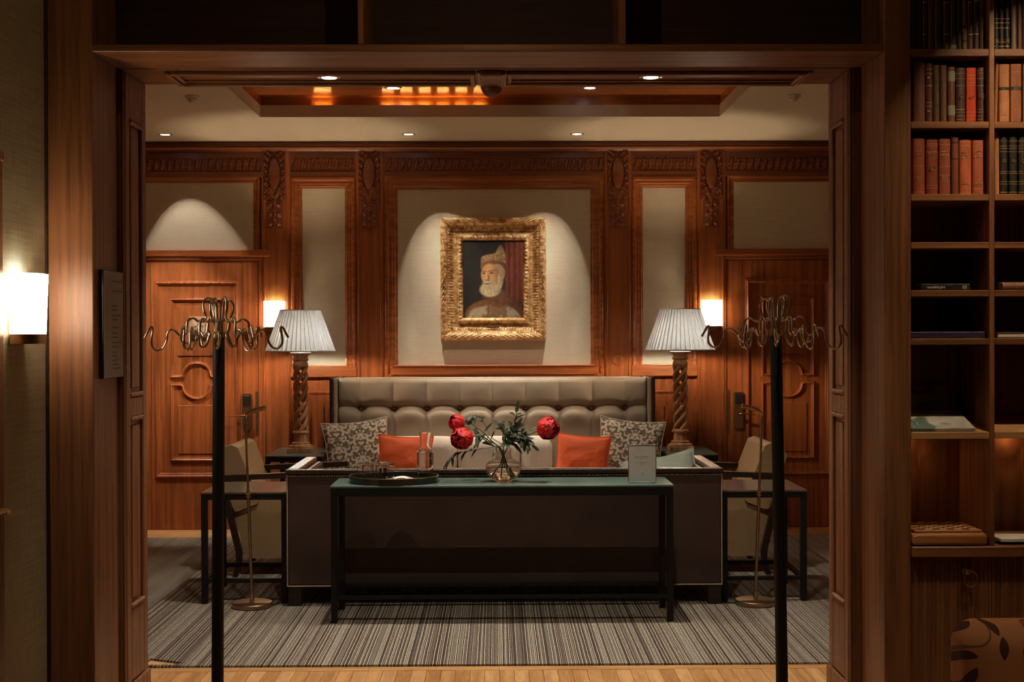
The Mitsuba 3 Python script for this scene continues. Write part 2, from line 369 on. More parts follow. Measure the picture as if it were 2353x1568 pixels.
# the wall behind the sofa: panelling, fabric fields, carved frieze, two doors
struct('wall_back', slab(-3.4, 3.4, 10.0, 10.15, 0, 3.1), WV, 'panelled wall with fabric fields behind the sofa')
B = 'wall_back'
def sx(s, d): return XC + s * d
FAB = lambda x0, x1, z0, z1: put('fabric_field', box(x0, x1, 9.988, 10.0, z0, z1, .002), LINEN, B, smooth=False, label='beige linen wall field')
FAB(XC - .745, XC + .745, 1.245, 2.605)
PROF = [(0, 0), (0, .046), (.012, .056), (.026, .054), (.036, .040), (.060, .040), (.066, .032), (.078, .034), (.086, .024), (.100, .020), (.100, 0)]
put('moulding', rect_frame(XC - .837, XC + .837, 1.153, 2.697, PROF), WH, B)
put('rail', box(XC - .79, XC + .79, 9.93, 10, 1.180, 1.243, .004), WH, B)
put('rail', box(XC - .77, XC + .77, 9.915, 10, 1.243, 1.256, .004), WH, B)
PROFN = [(0, 0), (0, .044), (.010, .054), (.024, .052), (.034, .036), (.052, .036), (.058, .028), (.070, .030), (.077, .020), (.085, .018), (.085, 0)]
for s in (-1, 1):
    a, b = sorted((sx(s, 1.137), sx(s, 1.463)))
    FAB(a - .004, b + .004, 1.25, 2.611)
    put('moulding', rect_frame(a - .085, b + .085, 1.172, 2.692, PROFN), WH, B)
    put('rail', box(a - .09, b + .09, 9.945, 10, 1.165, 1.25, .005), WH, B)
    c = (a + b) / 2
    put('dado_panel', rect_frame(c - .125, c + .125, .20, 1.055, [(0, 0), (0, .016), (.008, .022), (.018, .018), (.024, .010), (.036, .008), (.05, .012), (.07, .020), (.075, .021), (.12, .021)]), WV, B)
    put('pilaster', box(sx(s, .838), sx(s, 1.050), 9.952, 10, 0, 2.885, .006), WV, B)
    for e in (.850, 1.022):
        put('pilaster_fillet', box(sx(s, e), sx(s, e + .016), 9.944, 9.953, .12, 2.885, .003), WV, B)
    put('pilaster', box(sx(s, 1.550), sx(s, 1.768), 9.952, 10, 0, 2.885, .006), WV, B)
    for e in (1.562, 1.740):
        put('pilaster_fillet', box(sx(s, e), sx(s, e + .014), 9.944, 9.953, .12, 2.885, .003), WV, B)
    put('baseboard', box(sx(s, .2), sx(s, 1.77), 9.935, 10, 0, .12, .006), WH, B)
    # over the door
    FAB(sx(s, 1.815), sx(s, 3.2), 2.135, 2.66)
    put('moulding', rect_frame(*sorted((sx(s, 1.785), sx(s, 3.25))), 2.085, 2.70, [(0, 0), (0, .03), (.01, .036), (.022, .03), (.03, .02), (.05, .016), (.05, 0)]), WH, B)
def leaves(X, Z, z0, z1, pitch=.052, tall=True):
    w, v = (X / pitch), (Z - z0) / (z1 - z0)
    k = np.floor(w - .35 * (v - .5)); f = w - .35 * (v - .5) - k - .5
    wid = .46 * np.sqrt(np.clip(1 - (2 * v - 1.05) ** 2, 0, 1)) * (.8 + .2 * np.cos(v * 22))
    h = np.clip(1 - np.abs(f) / np.maximum(wid, .02), 0, 1) ** .5
    rib = .25 * np.exp(-(f / .05) ** 2)
    return .016 * (h * (1 - rib)) * (np.abs(2 * v - 1) < .98) + .003
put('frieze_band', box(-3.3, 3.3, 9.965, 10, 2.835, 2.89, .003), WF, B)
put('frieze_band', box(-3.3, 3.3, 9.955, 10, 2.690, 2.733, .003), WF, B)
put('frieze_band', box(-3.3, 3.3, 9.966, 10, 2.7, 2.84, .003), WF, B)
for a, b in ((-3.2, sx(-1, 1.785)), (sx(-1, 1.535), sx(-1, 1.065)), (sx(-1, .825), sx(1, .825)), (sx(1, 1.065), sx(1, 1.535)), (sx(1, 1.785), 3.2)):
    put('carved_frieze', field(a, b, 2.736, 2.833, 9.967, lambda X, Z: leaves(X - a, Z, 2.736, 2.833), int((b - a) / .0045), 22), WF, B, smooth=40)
def capital(X, Z):
    h = np.full_like(X, .010)
    x = X
    v = (Z - 2.517) / (2.883 - 2.517)
    up = v >= 0
    edge = np.maximum(np.abs(x) - .066, np.abs(v - .5) - .47 * 1) > 0
    ov = np.sqrt((x / .046) ** 2 + ((Z - 2.715) / .118) ** 2)
    rnd = meshkit.noise(np.stack([np.abs(X) * 95, Z * 95, X * 0], -1), 3)
    scroll = .012 * np.clip(np.sin(np.abs(x) * 150 + 40 * (Z - 2.7)) * np.cos(Z * 165 + np.abs(x) * 60), -.3, 1) + .010 * rnd
    h = h + scroll
    bead = .012 * np.clip(np.sin(Z * 330), 0, 1) * (np.abs(np.abs(x) - .067) < .011)
    h = np.where(up, np.maximum(h, bead), h)
    h = np.where(up & (ov < 1.0), .020 + .020 * np.sqrt(np.clip(1 - ov ** 2, 0, 1)), h)
    h = np.where(up & (ov >= 1) & (ov < 1.14), .004, h)
    ax = np.clip(1 - np.abs(np.abs(x) - .05 * np.abs(np.sin((Z - 2.517) * 9))) / .02, 0, 1)
    h = np.where(up & (v < .26), np.maximum(h, .014 + .014 * ax), h)
    return h
def pendant(X, Z):
    k = (Z - 2.30) / .072; f = k - np.floor(k) - .5
    lobes = np.exp(-((np.abs(X) - .030) / .014) ** 2 - (f / .20) ** 2) + .8 * np.exp(-(X / .011) ** 2) + .6 * np.exp(-((np.abs(X) - .012) / .01) ** 2 - ((np.abs(f) - .42) / .12) ** 2)
    return .006 + .022 * np.clip(lobes, 0, 1) + .006 * meshkit.noise(np.stack([np.abs(X) * 120, Z * 120, X * 0], -1), 5)
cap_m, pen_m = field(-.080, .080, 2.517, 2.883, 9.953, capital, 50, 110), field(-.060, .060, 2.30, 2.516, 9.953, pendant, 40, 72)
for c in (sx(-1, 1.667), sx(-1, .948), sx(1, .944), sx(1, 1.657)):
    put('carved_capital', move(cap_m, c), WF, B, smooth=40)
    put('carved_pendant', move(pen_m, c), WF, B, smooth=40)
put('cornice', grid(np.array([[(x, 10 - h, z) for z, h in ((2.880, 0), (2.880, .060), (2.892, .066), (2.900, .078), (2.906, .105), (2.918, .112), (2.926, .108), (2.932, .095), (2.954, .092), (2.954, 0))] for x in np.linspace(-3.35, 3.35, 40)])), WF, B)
put('cornice_bead', tube([(x, 9.886, 2.899) for x in np.linspace(-3.35, 3.35, 30)], .009, 10), LACQ, B, smooth=True)
put('round_plate', lathe([(0, .012), (.034, .012), (.040, .008), (.040, 0)], 28).apply_transform(trimesh.transformations.rotation_matrix(math.pi / 2, (1, 0, 0))).apply_translation((.915, 9.952, 1.288)), WV, B, label='round wooden cover plate')

def door(n, x, s, label, plate):
    k = struct('door_%d' % n, box(x - .468, x + .468, 9.966, 10.0, .006, 2.052, .004), WV, label)
    rid = [(-.022, .034), (-.020, .041), (-.012, .043), (-.009, .050), (-.002, .057), (.005, .053), (.009, .044), (.016, .042), (.018, .037), (.022, .034)]
    c = [(x + i, z) for i, z in ((0, 1.883), (-.305, 1.883), (-.305, .417), (.305, .417), (.305, 1.883), (0, 1.883))]
    put('moulding', sweep(c, rid, 10), WV, k)
    arc = [(.108 * math.cos(t), .098 * math.sin(t)) for t in np.linspace(0, math.pi, 17)]
    up = [(0, 1.757), (-.192, 1.757), (-.192, 1.172), (-.125, 1.172)] + [(-a, 1.178 + b) for a, b in arc] + [(.125, 1.172), (.192, 1.172), (.192, 1.757), (0, 1.757)]
    lo = [(0, .540), (.192, .540), (.192, 1.107), (.125, 1.107)] + [(a, 1.101 - b) for a, b in arc] + [(-.125, 1.107), (-.192, 1.107), (-.192, .540), (0, .540)]
    for path in (up, lo):
        put('moulding', sweep([(x + a, z) for a, z in path], [(o * .8, h - .001) for o, h in rid], 10), WV, k)
    put('raised_field', box(x - .145, x + .145, 9.958, 9.968, 1.33, 1.71, .004), WV, k)
    put('raised_field', box(x - .145, x + .145, 9.958, 9.968, .585, .955, .004), WV, k)
    for e in (-.348, .348):
        put('stile_groove', box(x + e - .002, x + e + .002, 9.9655, 9.968, .01, 2.05, .0008), DARKW, k)
    xl = x + s * .382
    lk = put('lock_plate', cat([hull([(xl + dx * (.036 if abs(dz) < .9 else .030), 9.966 - h, .905 + dz * .137) for dx in (-1, 1) for dz in (-1, -.88, .88, 1) for h in (0, .022)])]), BRONZE, k, label='bronze electronic lock plate')
    put('card_reader', box(xl - .027, xl + .027, 9.930, 9.946, .955, 1.03, .006), BLACKP, lk)
    put('lever', tube(spline([(xl, 9.94, .878), (xl, 9.905, .878), (xl - s * .02, 9.893, .878), (xl - s * .07, 9.892, .876), (xl - s * .125, 9.893, .870)], 5), [.009] * 11 + [.0085, .008, .007, .006, .005, .004, .0035, .003, .003, .003][:10], 8), BRASS, lk)
    put('edge_plate', box(x + s * .444, x + s * .468, 9.962, 9.967, .72, 1.06, .001), BRONZE, k)
    for e in (-1, 1):
        put('casing', box(x + e * .470, x + e * .502, 9.955, 10, 0, 2.14, .005), WV, k)
    put('casing', box(x - .56, x + .56, 9.940, 10, 2.085, 2.136, .006), WH, k)
    put('casing', box(x - .50, x + .50, 9.955, 10, 2.056, 2.086, .004), WH, k)
    if plate:
        pk = put('number_plate', box(x - .055, x + .095, 9.945, 9.960, 1.49, 1.63, .003), PLATE, k, label='pale carved wooden number plate')
        for dx in (-.005, .050):
            put('raised_ring', tube([(x + dx + .020 * math.cos(t), 9.943, 1.535 + .026 * math.sin(t)) for t in np.linspace(0, 2 * math.pi, 21)[:-1]], .004, 6, True), PLATE, pk)
            put('raised_ring', tube([(x + dx + .020 * math.cos(t), 9.943, 1.585 + .020 * math.sin(t)) for t in np.linspace(math.pi, 2 * math.pi, 12)], .004, 6), PLATE, pk)
        put('dark_slot', box(x - .052, x + .092, 9.95, 9.962, 1.45, 1.489, .002), DARKW, pk)  # dark strip below the number plate
    return k
door(1, -2.295, 1, 'reddish wooden door with carved number plate behind the coat stand, on the left', True)
door(2, 2.215, -1, 'reddish wooden door without number plate in shadow, on the right', False)

for s, nm in ((-1, 'left'), (1, 'right')):
    struct('wall_' + nm, slab(s * 3.4, s * 3.52, 5.2, 10.15, 0, 3.15), WV, 'side wall of the seating room, %s' % nm)

# ceiling of the seating room with its wood-lined tray
TX0, TX1, TY0, TY1 = -1.593, 1.494, 5.9, 8.79
struct('ceiling', cat([slab(-3.5, TX0, 5.2, 10.15, 2.953, 3.033), slab(TX1, 3.5, 5.2, 10.15, 2.953, 3.033), slab(TX0, TX1, TY1, 10.15, 2.953, 3.033), slab(TX0, TX1, 5.2, TY0, 2.953, 3.033)]), PLAS, 'off-white plaster ceiling around a wooden tray', smooth=False)
put('tray_lining', cat([slab(TX0 - .06, TX0, TY0 - .06, TY1 + .10, 3.033, 3.16), slab(TX1, TX1 + .06, TY0 - .06, TY1 + .10, 3.033, 3.16), slab(TX0, TX1, TY1 + .045, TY1 + .10, 3.033, 3.16), slab(TX0, TX1, TY0 - .06, TY0, 3.033, 3.16)]), LACQ, 'ceiling', smooth=False)
put('tray_panel', slab(TX0 - .06, TX1 + .06, TY0 - .06, TY1 + .10, 3.092, 3.16), LACQ, 'ceiling', smooth=False, label='lacquered wooden tray panel')

# the wall between the rooms, its wood-lined opening
struct('wall_front', cat([slab(-3.6, -1.50, 4.97, 5.24, 0, 3.15), slab(1.42, 3.6, 4.97, 5.24, 0, 3.15), slab(-1.50, 1.42, 4.97, 5.24, 2.56, 3.15)]), PLAS, 'wall between library and seating room', smooth=False)
for n, (x, s) in enumerate(((-1.425, 1), (1.347, -1)), 1):
    k = struct('trim_%d' % n, box(x - s * .075, x, 4.955, 5.262, 0, 2.56, .004), OV, 'panelled oak lining of the opening, %s side' % ('left' if s > 0 else 'right'))
    def jp(name, y0, y1, z0, z1, p, b=.004): put(name, box(x, x + s * p, y0, y1, z0, z1, b), OV, k)
    jp('stile', 4.975, 5.030, 0, 2.50, .012); jp('stile', 5.205, 5.262, 0, 2.50, .012)
    for z0, z1 in ((2.325, 2.50), (1.180, 1.255), (.16, .44)):
        jp('rail', 5.030, 5.205, z0, z1, .0118)
    for z0, z1 in ((1.255, 2.325), (.44, 1.180)):
        jp('raised_field', 5.066, 5.170, z0 + .035, z1 - .035, .007, .006)
        for zz in (z0, z1 - .018):
            jp('panel_bead', 5.030, 5.205, zz, zz + .018, .018, .005)
    jp('plinth', 4.965, 5.268, 0, .155, .022)
    put('edge_bead', box(x, x + s * .010, 4.955, 4.968, 0, 2.50, .003), OV, k)
k = struct('trim_3', box(-1.50, 1.42, 4.955, 5.262, 2.500, 2.56, .004), OH, 'oak soffit of the opening')
for a, b in ((-1.25, -.085), (.035, 1.19)):
    for y0, y1, h in ((4.990, 5.012, .016), (5.032, 5.046, .008), (5.165, 5.180, .008), (5.200, 5.226, .016)):
        put('panel_bead', box(a, b, y0, y1, 2.500 - h, 2.501, .004), OH, k)
    for x in (a, b):
        for o, h in ((-.012, .016), (.012, .010)):
            put('panel_bead', box(x + o - .009, x + o + .009, 4.990, 5.226, 2.500 - h, 2.501, .004), OY, k)
put('centre_block', box(-.068, .020, 4.975, 5.262, 2.478, 2.501, .005), OH, k)
put('boss', lathe([(.041, 0), (.040, -.008), (.034, -.022), (.022, -.033), (.008, -.038), (0, -.0385)], 24, (-.024, 5.222, 2.480)), OH, k, label='round wooden boss')

# library: wall, ceiling
struct('wall_library_left', slab(-1.74, -1.6, -1.2, 4.97, 0, 3.1), GRASS, 'grasscloth side wall of the library with the near wall lamp', smooth=False)
struct('wall_library_right', slab(3.5, 3.62, -1.2, 4.97, 0, 3.1), GRASS, 'side wall of the library', smooth=False)
struct('wall_library_rear', slab(-3.6, 3.6, -1.32, -1.2, 0, 3.1), GRASS, 'wall behind the viewer', smooth=False)
struct('ceiling_library', slab(-3.6, 3.6, -1.3, 4.99, 3.0, 3.1), PLAS, 'ceiling of the library', smooth=False)
struct('trim_4', box(-1.600, -1.592, 4.628, 4.640, 0, 3.0, .002), DARKW, 'dark strip painted as the shadow gap between grasscloth and oak post')  # dark strip stands in for the shadow gap
k = struct('door_3', box(-1.604, -1.596, 3.18, 4.08, 0, 2.03, .002), OV, 'wooden door in the left wall at the edge of the view')
put('casing', box(-1.604, -1.586, 4.075, 4.203, 0, 2.055, .004), OV, k)
put('casing', box(-1.604, -1.584, 3.05, 4.213, 2.055, 2.085, .004), OY, k)
put('casing', box(-1.604, -1.586, 3.06, 3.18, 0, 2.055, .004), OV, k)
put('lever', tube(spline([(-1.60, 3.96, .950), (-1.555, 3.96, .950), (-1.54, 3.975, .951), (-1.537, 4.05, .953), (-1.537, 4.088, .950), (-1.537, 4.102, .942)], 5), .009, 8), BRASS, k)

# ------------------------------------------------------------------ the built-in oak library unit
k = thing('bookcase', 'built-in oak bookcase framing the wide opening with shelves on the right', 'bookcase')
BC = k
YF, YB = 4.64, 4.95
put('side_panel', box(-1.593, -1.434, YF, 4.930, 0, 3.0, .003), OV, k)
put('groove', box(-1.47, -1.456, 4.925, 4.953, 0, 2.53, .001), DULL, k)  # backing inside the gap, its shade put into the dark colour
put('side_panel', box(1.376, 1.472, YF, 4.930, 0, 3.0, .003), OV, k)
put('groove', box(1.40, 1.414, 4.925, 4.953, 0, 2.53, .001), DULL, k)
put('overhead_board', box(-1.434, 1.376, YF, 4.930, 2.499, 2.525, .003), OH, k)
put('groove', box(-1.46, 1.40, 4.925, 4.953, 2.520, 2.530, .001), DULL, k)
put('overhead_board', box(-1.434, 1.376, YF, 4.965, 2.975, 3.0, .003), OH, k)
put('back_panel', slab(-1.434, 1.376, 4.945, 4.965, 2.525, 2.975), DULL, k, smooth=False, label='back of the overhead shelf, shade painted into its dark colour')
for x in (-.495, .436):
    put('divider', box(x, x + .021, YF + .002, 4.945, 2.525, 2.975, .002), OV, k)
BAYS = [(1.472, 1.752), (1.771, 2.10), (2.119, 2.44)]
for x in (1.752, 2.10, 2.44):
    put('divider', box(x, x + .019, YF, 4.965, .733, 3.0, .002), OV, k)
put('back_panel', slab(1.472, 2.459, 4.945, 4.965, .69, 3.0), OV, k, smooth=False)
SH = [(2.481, 2.5075), (2.2238, 2.2485), (1.9655, 1.990), (1.7954, 1.8186), (1.6237, 1.647), (1.452, 1.475)]
for a, b in BAYS:
    for z0, z1 in SH:
        put('shelf', box(a, b, YF + .001, 4.945, z0, z1, .002), OH, k)
    put('display_shelf', hull([(x, y, z) for x in (a + .001, b - .001) for y, z in ((YF, 1.117), (YF, 1.139), (YF + .010, 1.141), (4.945, 1.180), (4.945, 1.1172), (4.75, 1.117))]), PALEOAK, k, label='sloping display shelf')
put('cabinet_top', box(1.472, 2.459, YF - .012, 4.945, .694, .733, .004), OH, k)
put('plinth', box(1.472, 2.459, 4.68, 4.945, 0, .07, .003), OH, k)
def flutes(X, Z): return .004 * np.abs(np.sin(np.pi * X / .0157)) ** .6
for i, (a, b) in enumerate(((1.475, 1.765), (1.768, 2.10), (2.103, 2.456))):
    d = put('cabinet_door', cat([slab(a, b, 4.662, 4.68, .075, .688), field(a, b, .075, .688, 4.662, lambda X, Z: flutes(X - a, Z), int((b - a) / .00196), 2)]), OV, k, smooth=False, label='fluted cabinet door')
    xh = (1.672, 2.0, 2.2)[i]
    h = put('handle_knob', lathe([(0, -.022), (.010, -.018), (.0125, -.010), (.008, 0), (.012, .004), (.012, .006)], 16).apply_transform(trimesh.transformations.rotation_matrix(-math.pi / 2, (1, 0, 0))).apply_translation((xh, 4.652, .641)), BRASS, d)
    put('handle_ring', tube([(xh + .012 + .023 * math.cos(t), 4.636, .617 + .027 * math.sin(t)) for t in np.linspace(0, 2 * math.pi, 33)[:-1]], .0034, 8, True), BRASS, d)

# ------------------------------------------------------------------ rug
rug = sg.Polygon([(-2.9, 5.862), (2.9, 5.862), (2.9, 9.56), (-2.9, 9.56)]).difference(sg.Polygon([(-1.60, 5.885), (-1.475, 5.885), (-1.43, 5.92), (-1.475, 5.945), (-1.60, 6.0)]))
rm = trimesh.creation.extrude_polygon(rug, .009, engine='earcut')
one('rug', move(rm, z=.0006), RUG, 'grey and cream finely striped rug under the sofas', 'rug', smooth=False)

# ------------------------------------------------------------------ sofas
def rbox(x0, x1, y0, y1, z0, z1, r=.04, n=4, puff=0.0):
    """cushion-like rounded box"""
    m = trimesh.creation.icosphere(subdivisions=n)
    v = m.vertices
    c = np.array([(x0 + x1) / 2, (y0 + y1) / 2, (z0 + z1) / 2]); h = np.array([(x1 - x0) / 2, (y1 - y0) / 2, (z1 - z0) / 2])
    q = v / np.abs(v).max(1, keepdims=True)
    core = np.maximum(h - r, .001)
    p = q * h
    near = np.clip(p, -core, core)
    d = p - near; L = np.linalg.norm(d, axis=1, keepdims=True)
    p = near + d / np.maximum(L, 1e-9) * np.minimum(L, r)
    if puff:
        u = q
        p = p * (1 + puff * np.stack([(1 - u[:, 1] ** 2) * (1 - u[:, 2] ** 2) * 0, (1 - u[:, 0] ** 2) * (1 - u[:, 2] ** 2), (1 - u[:, 0] ** 2) * (1 - u[:, 1] ** 2)], 1))
    return trimesh.Trimesh(p + c, m.faces, process=False)

k = thing('sofa', 'brown leather sofa seen from behind with studded dark wood rim', 'sofa')
SX0, SX1, SY = -1.156, 1.222, 7.11
put('back', cat([box(SX0, SX1, SY + .006, SY + .09, .118, .728, .014)]), LEATH, k, label='brown leather back')
for x in (SX0 + .003, SX1 - .003):
    put('piping', tube([(x, SY + .010, z) for z in np.linspace(.12, .728, 12)], .0045, 6), PIPE, k)
put('piping', tube([(x, SY + .010, .121) for x in np.linspace(SX0, SX1, 12)], .0045, 6), PIPE, k)
stud = trimesh.creation.icosphere(subdivisions=1, radius=.0062)
put('stud_row', cat([move(stud, x, SY + .006, .722) for x in np.linspace(SX0 + .01, SX1 - .01, 180)]), STUD, k, kind='stuff', smooth=True, label='row of brass studs')
put('top_rail', box(SX0 - .004, SX1 + .004, SY - .004, SY + .046, .731, .757, .004), DARKW, k)
for s, x in ((1, SX0), (-1, SX1)):
    put('arm', box(x, x + s * .10, SY + .08, 7.86, .118, .730, .012), LEATH, k)
    put('arm_rail', box(x - s * .004, x + s * .062, SY + .060, 7.87, .731, .757, .005), RAIL, k)
put('inner_back', rbox(SX0 + .10, SX1 - .10, SY + .052, SY + .25, .40, .742, .05), CREAM, k)
put('seat', rbox(SX0 + .10, SX1 - .10, SY + .2, 7.90, .25, .47, .05), SOFA, k)
put('base', box(SX0 + .02, SX1 - .02, SY + .05, 7.86, .118, .26, .01), LEATH, k)
for x in (SX0 + .005, SX1 - .075):
    for y in (SY + .02, 7.76):
        put('leg', hull([(x + a * .07 + (0 if z else .004 * (1 - 2 * a)), y + b * .07, z) for a in (0, 1) for b in (0, 1) for z in (0.009, .12)]), DARKW, k)

k = thing('tufted_sofa', 'high backed grey beige tufted sofa against the panelled wall', 'sofa')
TXa, TXb = -1.178, 1.092
ZB, BS = .942, .243
def tuft(X, Z):
    u = (X - XC + .012) / BS
    sxm = np.abs(u - np.round(u)) * BS
    arch = np.abs(np.sin(np.pi * u)) ** .8
    zc = ZB - .002 + .022 * arch
    dz = Z - zc
    h = .115 + .0 * X
    h = h - .036 * np.exp(-(dz / .030) ** 2) * (1 - .25 * arch)
    lower = dz < 0
    bul = np.where(lower, .028 * np.exp(-((dz + .07) / .075) ** 2), .018 * np.exp(-((dz - .12) / .11) ** 2))
    h = h + bul * (.35 + .65 * arch)
    h = h - .040 * np.exp(-(sxm ** 2 + (Z - ZB) ** 2) / .032 ** 2)
    h = h - np.where(lower, .007, .004 * np.exp(-np.clip(dz, 0, 1) / .13)) * np.exp(-(sxm / .016) ** 2)
    h = h + .004 * (meshkit.fbm(np.stack([X * 9, Z * 5, X * 0], -1), 3, 2) - .5)
    # pulls running from the end buttons to the corners
    for e, xb in ((-1, XC - .012 - 4 * BS), (1, XC - .012 + 4 * BS)):
        t = np.clip((Z - ZB) / .22, 0, 1)
        for kx in (.25, .55, .9):
            h = h - .007 * np.exp(-((X - xb - e * kx * .16 * t) / (.010 + .012 * t)) ** 2) * (t > 0) * (1 - t)
    ex = np.minimum(X - TXa, TXb - X); ez = 1.165 - Z
    rnd = lambda d, r: np.where(d < r, r - np.sqrt(np.maximum(r * r - (r - np.clip(d, 0, r)) ** 2, 0)), 0)
    return h - rnd(ex, .035) - rnd(ez, .035)
put('tufted_back', field(TXa, TXb, .44, 1.165, 9.72, tuft, 480, 170), SOFA, k, smooth=50)
put('piping', tube([(TXa + .004, 9.645, z) for z in np.linspace(.45, 1.14, 9)] + [(TXa + .012, 9.643, 1.158), (TXa + .03, 9.642, 1.166)] + [(x, 9.642, 1.168) for x in np.linspace(TXa + .05, TXb - .05, 20)] + [(TXb - .03, 9.642, 1.166), (TXb - .012, 9.643, 1.158)] + [(TXb - .004, 9.645, z) for z in np.linspace(1.14, .45, 9)], .0065, 6), CREAM, k)
for i in range(9):
    put('button', trimesh.creation.icosphere(subdivisions=2, radius=.012).apply_scale((1, .6, 1)).apply_translation((XC - .012 + (i - 4) * BS, 9.660, ZB)), SOFA, k)
put('back_frame', box(TXa - .01, TXb + .01, 9.70, 9.90, .12, 1.163, .008), SOFA, k)
for s, x in ((-1, TXa), (1, TXb)):
    put('wing', box(x + s * .004, x + s * .026, 9.52, 9.90, .10, 1.168, .005), SOFA, k)
    put('wing_panel', box(x + s * .026, x + s * .050, 9.50, 9.90, .0095, 1.172, .004), DARKW, k, label='dark wood side panel')
    put('stud_row', cat([move(stud, x + s * .022, 9.519, z) for z in np.linspace(.5, 1.15, 50)]), STUD, k, kind='stuff', smooth=True)
put('seat', rbox(TXa + .01, TXb - .01, 9.02, 9.62, .27, .465, .05), SOFA, k)
put('base', box(TXa, TXb, 9.06, 9.70, .12, .30, .01), SOFA, k)
for x in (TXa + .03, TXb - .09):
    for y in (9.09, 9.62):
        put('leg', box(x, x + .06, y, y + .06, .0096, .121, .004), DARKW, k)
LUM = 'lumbar_cushion'
kk = thing(LUM, 'long pale seat cushion lying against the tufted back between the orange pillows', 'cushion')
for i, (a, b) in enumerate(((-.84, -.30), (-.295, .155), (.16, .39))):
    put('section', rbox(a, b, 9.40, 9.60, .462, .748, .085), CREAM, kk)

# pillows
def pillow(w, h, t, seed=0, n=28, wr=.010):
    a = np.linspace(-1, 1, n)
    U, V = np.meshgrid(a, a, indexing='ij')
    pin = 1 - .095 * (1 - V ** 2)
    pin2 = 1 - .095 * (1 - U ** 2)
    X, Z = U * w / 2 * pin, V * h / 2 * pin2
    th = t / 2 * (np.clip(1 - U ** 2, 0, 1) * np.clip(1 - V ** 2, 0, 1)) ** .42
    f = meshkit.fbm(np.stack([U * 3 + seed, V * 3, U * 0], -1), 3, seed) - .5
    side = lambda s: np.stack([X, s * -(th + wr * 2 * f * (th > .002)), Z], -1)
    P, Q = side(1), side(-1)
    m1, m2 = grid(P), grid(Q, flip=True)
    uv = np.stack([(U + 1) / 2 * w / .46, (V + 1) / 2 * h / .46], -1).reshape(-1, 2)
    m = trimesh.Trimesh(np.vstack([m1.vertices, m2.vertices]), np.vstack([m1.faces, m2.faces + len(m1.vertices)]), process=False)
    edge = np.concatenate([P[:, 0], P[-1, 1:], P[::-1, -1][1:], P[0, ::-1][1:-1]])
    return m, np.vstack([uv, uv]), tube(edge, .0055, 6, True)
def place(m, cx, cy, cz, lean=.2, roll=0.0, yaw=0.0):
    R = trimesh.transformations.euler_matrix(-lean, roll, yaw, 'sxyz') if False else trimesh.transformations.concatenate_matrices(
        trimesh.transformations.translation_matrix((cx, cy, cz)), trimesh.transformations.rotation_matrix(yaw, (0, 0, 1)), trimesh.transformations.rotation_matrix(-lean, (1, 0, 0)), trimesh.transformations.rotation_matrix(roll, (0, 1, 0)))
    m = m.copy(); m.apply_transform(R); return m
def add_pillow(label, m_, size, pos, lean, roll, yaw, seed, pipe=None, h=None):
    b, uv, e = pillow(size, h or size, .17 if size > .4 else .13, seed)
    k = thing('pillow', label, 'pillow')
    put('cover', place(b, *pos, lean, roll, yaw), m_, k, smooth=True, uv=uv)
    put('piping', place(e, *pos, lean, roll, yaw), pipe or m_, k, smooth=True)
add_pillow('cream damask pillow at the left end of the tufted sofa', DAMASK, .47, (-1.0, 9.27, .655), .28, -.10, .14, 1, CREAM)
add_pillow('cream damask pillow at the right end of the tufted sofa', DAMASK, .47, (.935, 9.27, .655), .28, .09, -.14, 2, CREAM)
add_pillow('orange velvet pillow beside the water carafe', ORANGE, .385, (-.655, 9.13, .595), .25, .05, .10, 3)
add_pillow('orange velvet pillow right of the red peony', ORANGE, .385, (.585, 9.13, .595), .25, .07, -.12, 4)
add_pillow('grey green velvet pillow lying on the near sofa seat', GREENV, .44, (.965, 7.56, .592), .55, -.22, -.1, 5)

# ------------------------------------------------------------------ tables
def metal_table(name, label, x0, x1, y0, y1, h, leg, apron, low, top, ov=.004, ins=.0, zf=.0096, glass=.012, cat_='table', group=None, rear=False):
    k = thing(name, label, cat_, group)
    for x in (x0, x1 - leg):
        for y in (y0, y1 - leg):
            put('leg', box(x, x + leg, y, y + leg, zf, h - glass, .002), BLACK, k)
    for y in (y0, y1 - leg):
        put('apron', box(x0 + leg, x1 - leg, y, y + leg, h - glass - apron, h - glass, .002), BLACK, k)
        if low and not (rear and y == y0): put('stretcher', box(x0 + leg, x1 - leg, y + .002, y + leg - .002, low, low + leg * .7, .002), BLACK, k)
    for x in (x0, x1 - leg):
        put('apron', box(x, x + leg, y0 + leg, y1 - leg, h - glass - apron, h - glass, .002), BLACK, k)
        if low: put('stretcher', box(x + .002, x + leg - .002, y0 + leg, y1 - leg, low, low + leg * .7, .002), BLACK, k)
    put('table_top', box(x0 - ov, x1 + ov, y0 - ov, y1 + ov, h - glass + .0002, h, .003), top, k, label='green glass top' if top == GTOP else 'dark glossy top')
    return k
metal_table('console_table', 'long narrow black metal console with green glass top behind the leather sofa', -.862, .897, 6.70, 7.06, .716, .030, .042, .13, GTOP, rear=False)
metal_table('side_table', 'black framed side table with dark top beside the left end of the leather sofa', -1.64, -1.166, 7.2, 7.72, .625, .033, .030, .125, DTOP)
metal_table('side_table', 'black framed side table with dark top beside the right end of the leather sofa', 1.232, 1.705, 7.2, 7.72, .625, .033, .030, .125, DTOP)
metal_table('lamp_table', 'black lamp table with green glass top at the left end of the tufted sofa', -1.63, -1.236, 9.13, 9.78, .645, .032, .032, 0, GTOP)
metal_table('lamp_table', 'black lamp table with green glass top at the right end of the tufted sofa', 1.186, 1.536, 9.13, 9.78, .645, .032, .032, 0, GTOP)

